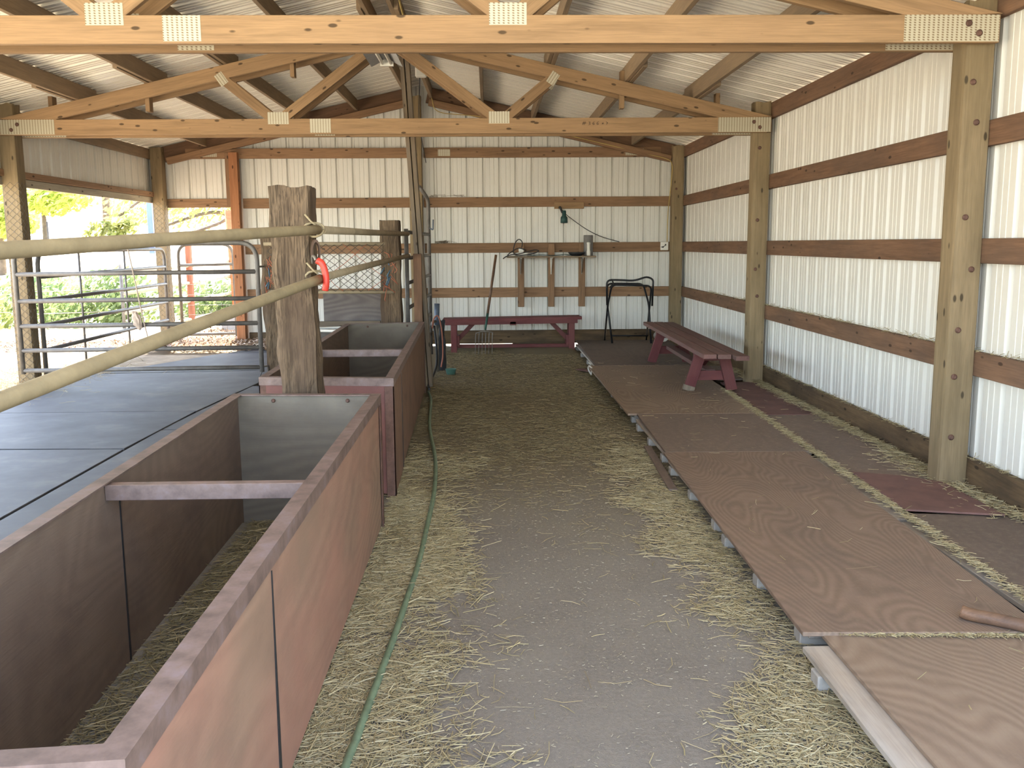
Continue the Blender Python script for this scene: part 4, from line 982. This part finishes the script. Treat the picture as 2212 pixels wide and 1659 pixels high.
tree('large olive green tree filling the back corner opening',(-4.6,18.6,.3),3.4,.10,[((-5.6,17.4,2.6),(1.6,1.3,1.0)),((-4.2,17.6,2.9),(1.4,1.2,1.1))],'leafo',3600,.055,
     [((-4.6,18.6,1.5),(-4.9,17.4,2.0),(-5.8,16.6,1.7)),((-4.4,18.6,2.0),(-4.0,16.6,2.2),(-4.4,15.8,1.8),(-5.0,15.4,1.55)),((-3.9,18.6,2.4),(-3.9,15.8,2.15),(-4.35,15.4,1.75))])
bm=bmesh.new(); leaves(bm,(-5.6,14.6,1.75),(.28,.3,.28),260,.06)
for i in range(16):
    a=V((-5.75+random.gauss(0,.16),14.5,1.75)); 
    for k in range(7): leaves(bm,a-V((.03*k,0,.05*k)),(.02,.02,.03),3,.05)
t=thing('hanging_branch','drooping leafy branch left of the far corner post','branch',(-5.3,14.6,2.0)); link('foliage',bm,M['leafo'],t,recalc=False); tube('branch',smooth([(-4.9,15.2,2.5),(-5.3,14.8,2.15),(-5.65,14.6,1.85)],5),.02,M['bark'],t,6)
def bush(label,cs,n,size,mat='leafg'):
    t=thing('bush',label,'bush',cs[0][0],'bushes outside'); bm=bmesh.new()
    for c,rd in cs: leaves(bm,c,rd,n,size)
    link('foliage',bm,M[mat],t,recalc=False)
    for c,rd in cs:
        for k in range(3): tube('stem',[V((c[0]+random.uniform(-.2,.2),c[1],.0)),V((c[0]+random.uniform(-.5,.5)*rd[0],c[1],c[2]))],.012,M['bark'],t,5)
bush('dense dark green bush behind the gates, between the two left posts',[((-6.3,14.0,.50),(.95,.7,.50)),((-5.6,14.3,.62),(.7,.6,.50)),((-7.0,14.6,.6),(.8,.6,.45))],1700,.05)
bush('green bush at the left photo edge beyond the netted post',[((-7.6,13.4,.45),(.8,.7,.45)),((-8.4,14,.55),(.8,.8,.55))],1300,.05,'leafo')
bush('lower green bush seen through the short corner gate',[((-4.6,15.4,.45),(.8,.6,.42)),((-3.9,15.8,.5),(.7,.6,.5))],1500,.05)
# fence outside the back corner
t=thing('pipe_fence','weathered pipe fence panel beyond the short corner gate','fence',(-4.6,14.2,.3))
for z0,z1 in((1.02,1.16),(.72,.93),(.44,.66),(.14,.40)): tube('rail_tube',[(-5.25,13.5,z0),(-4.05,14.9,z1)],.026,M['fascia'],t,8)
tube('upright',[(-5.25,13.5,.05),(-5.25,13.5,1.15)],.026,M['gal'],t,8)
box('fence_post',-4.58,-4.50,14.30,14.38,.0,1.45,M['redrail'],t,'z')
tag(tube('cedar_post',[(-3.98,14.9,.0),(-4.0,14.9,1.0),(-4.04,14.9,1.95)],.085,M['cedar'],seg=12),'reddish peeled cedar trunk post beyond the corner gate','post')
tag(tube('leaning_pole',[(-4.93,14.6,.0),(-5.05,14.6,1.6)],.06,M['bark'],seg=10),'short bare trunk behind the corner gate','post')
bm=bmesh.new(); bmbox(bm,-4.05,-3.72,14.15,14.45,.08,.38); tag(link('storage_bin',bm,M['bin'],bevel=.02),'small grey box on the ground beyond the corner gate','box')
t=thing('wire_fence','thin wire fence with red steel stakes beyond the left opening','fence',(-6,12.5,.2))
for x,y in((-5.35,11.0),(-7.9,13.0)): tube('stake',[(x,y,.05),(x,y,1.15)],.015,M['redrail'],t,6)
for z in(.35,.62,.88): tube('wire',[(-8.6,13.3,z),(-5.35,11.0,z),(-4.45,11.4,z)],.004,M['steelthin'],t,4)
tag(box('downspout',-4.56,-4.49,12.75,12.80,1.30,2.1,M['skyspout'],axis='z'),'square downspout, reflected sky blue in its colour, outside the far left corner post','downspout')
tag(tube('steel_stake',[(-10.6,23,.9),(-10.62,23,2.0)],.02,M['wire'],seg=6),'thin dark steel stake in the field beyond the left opening','stake')
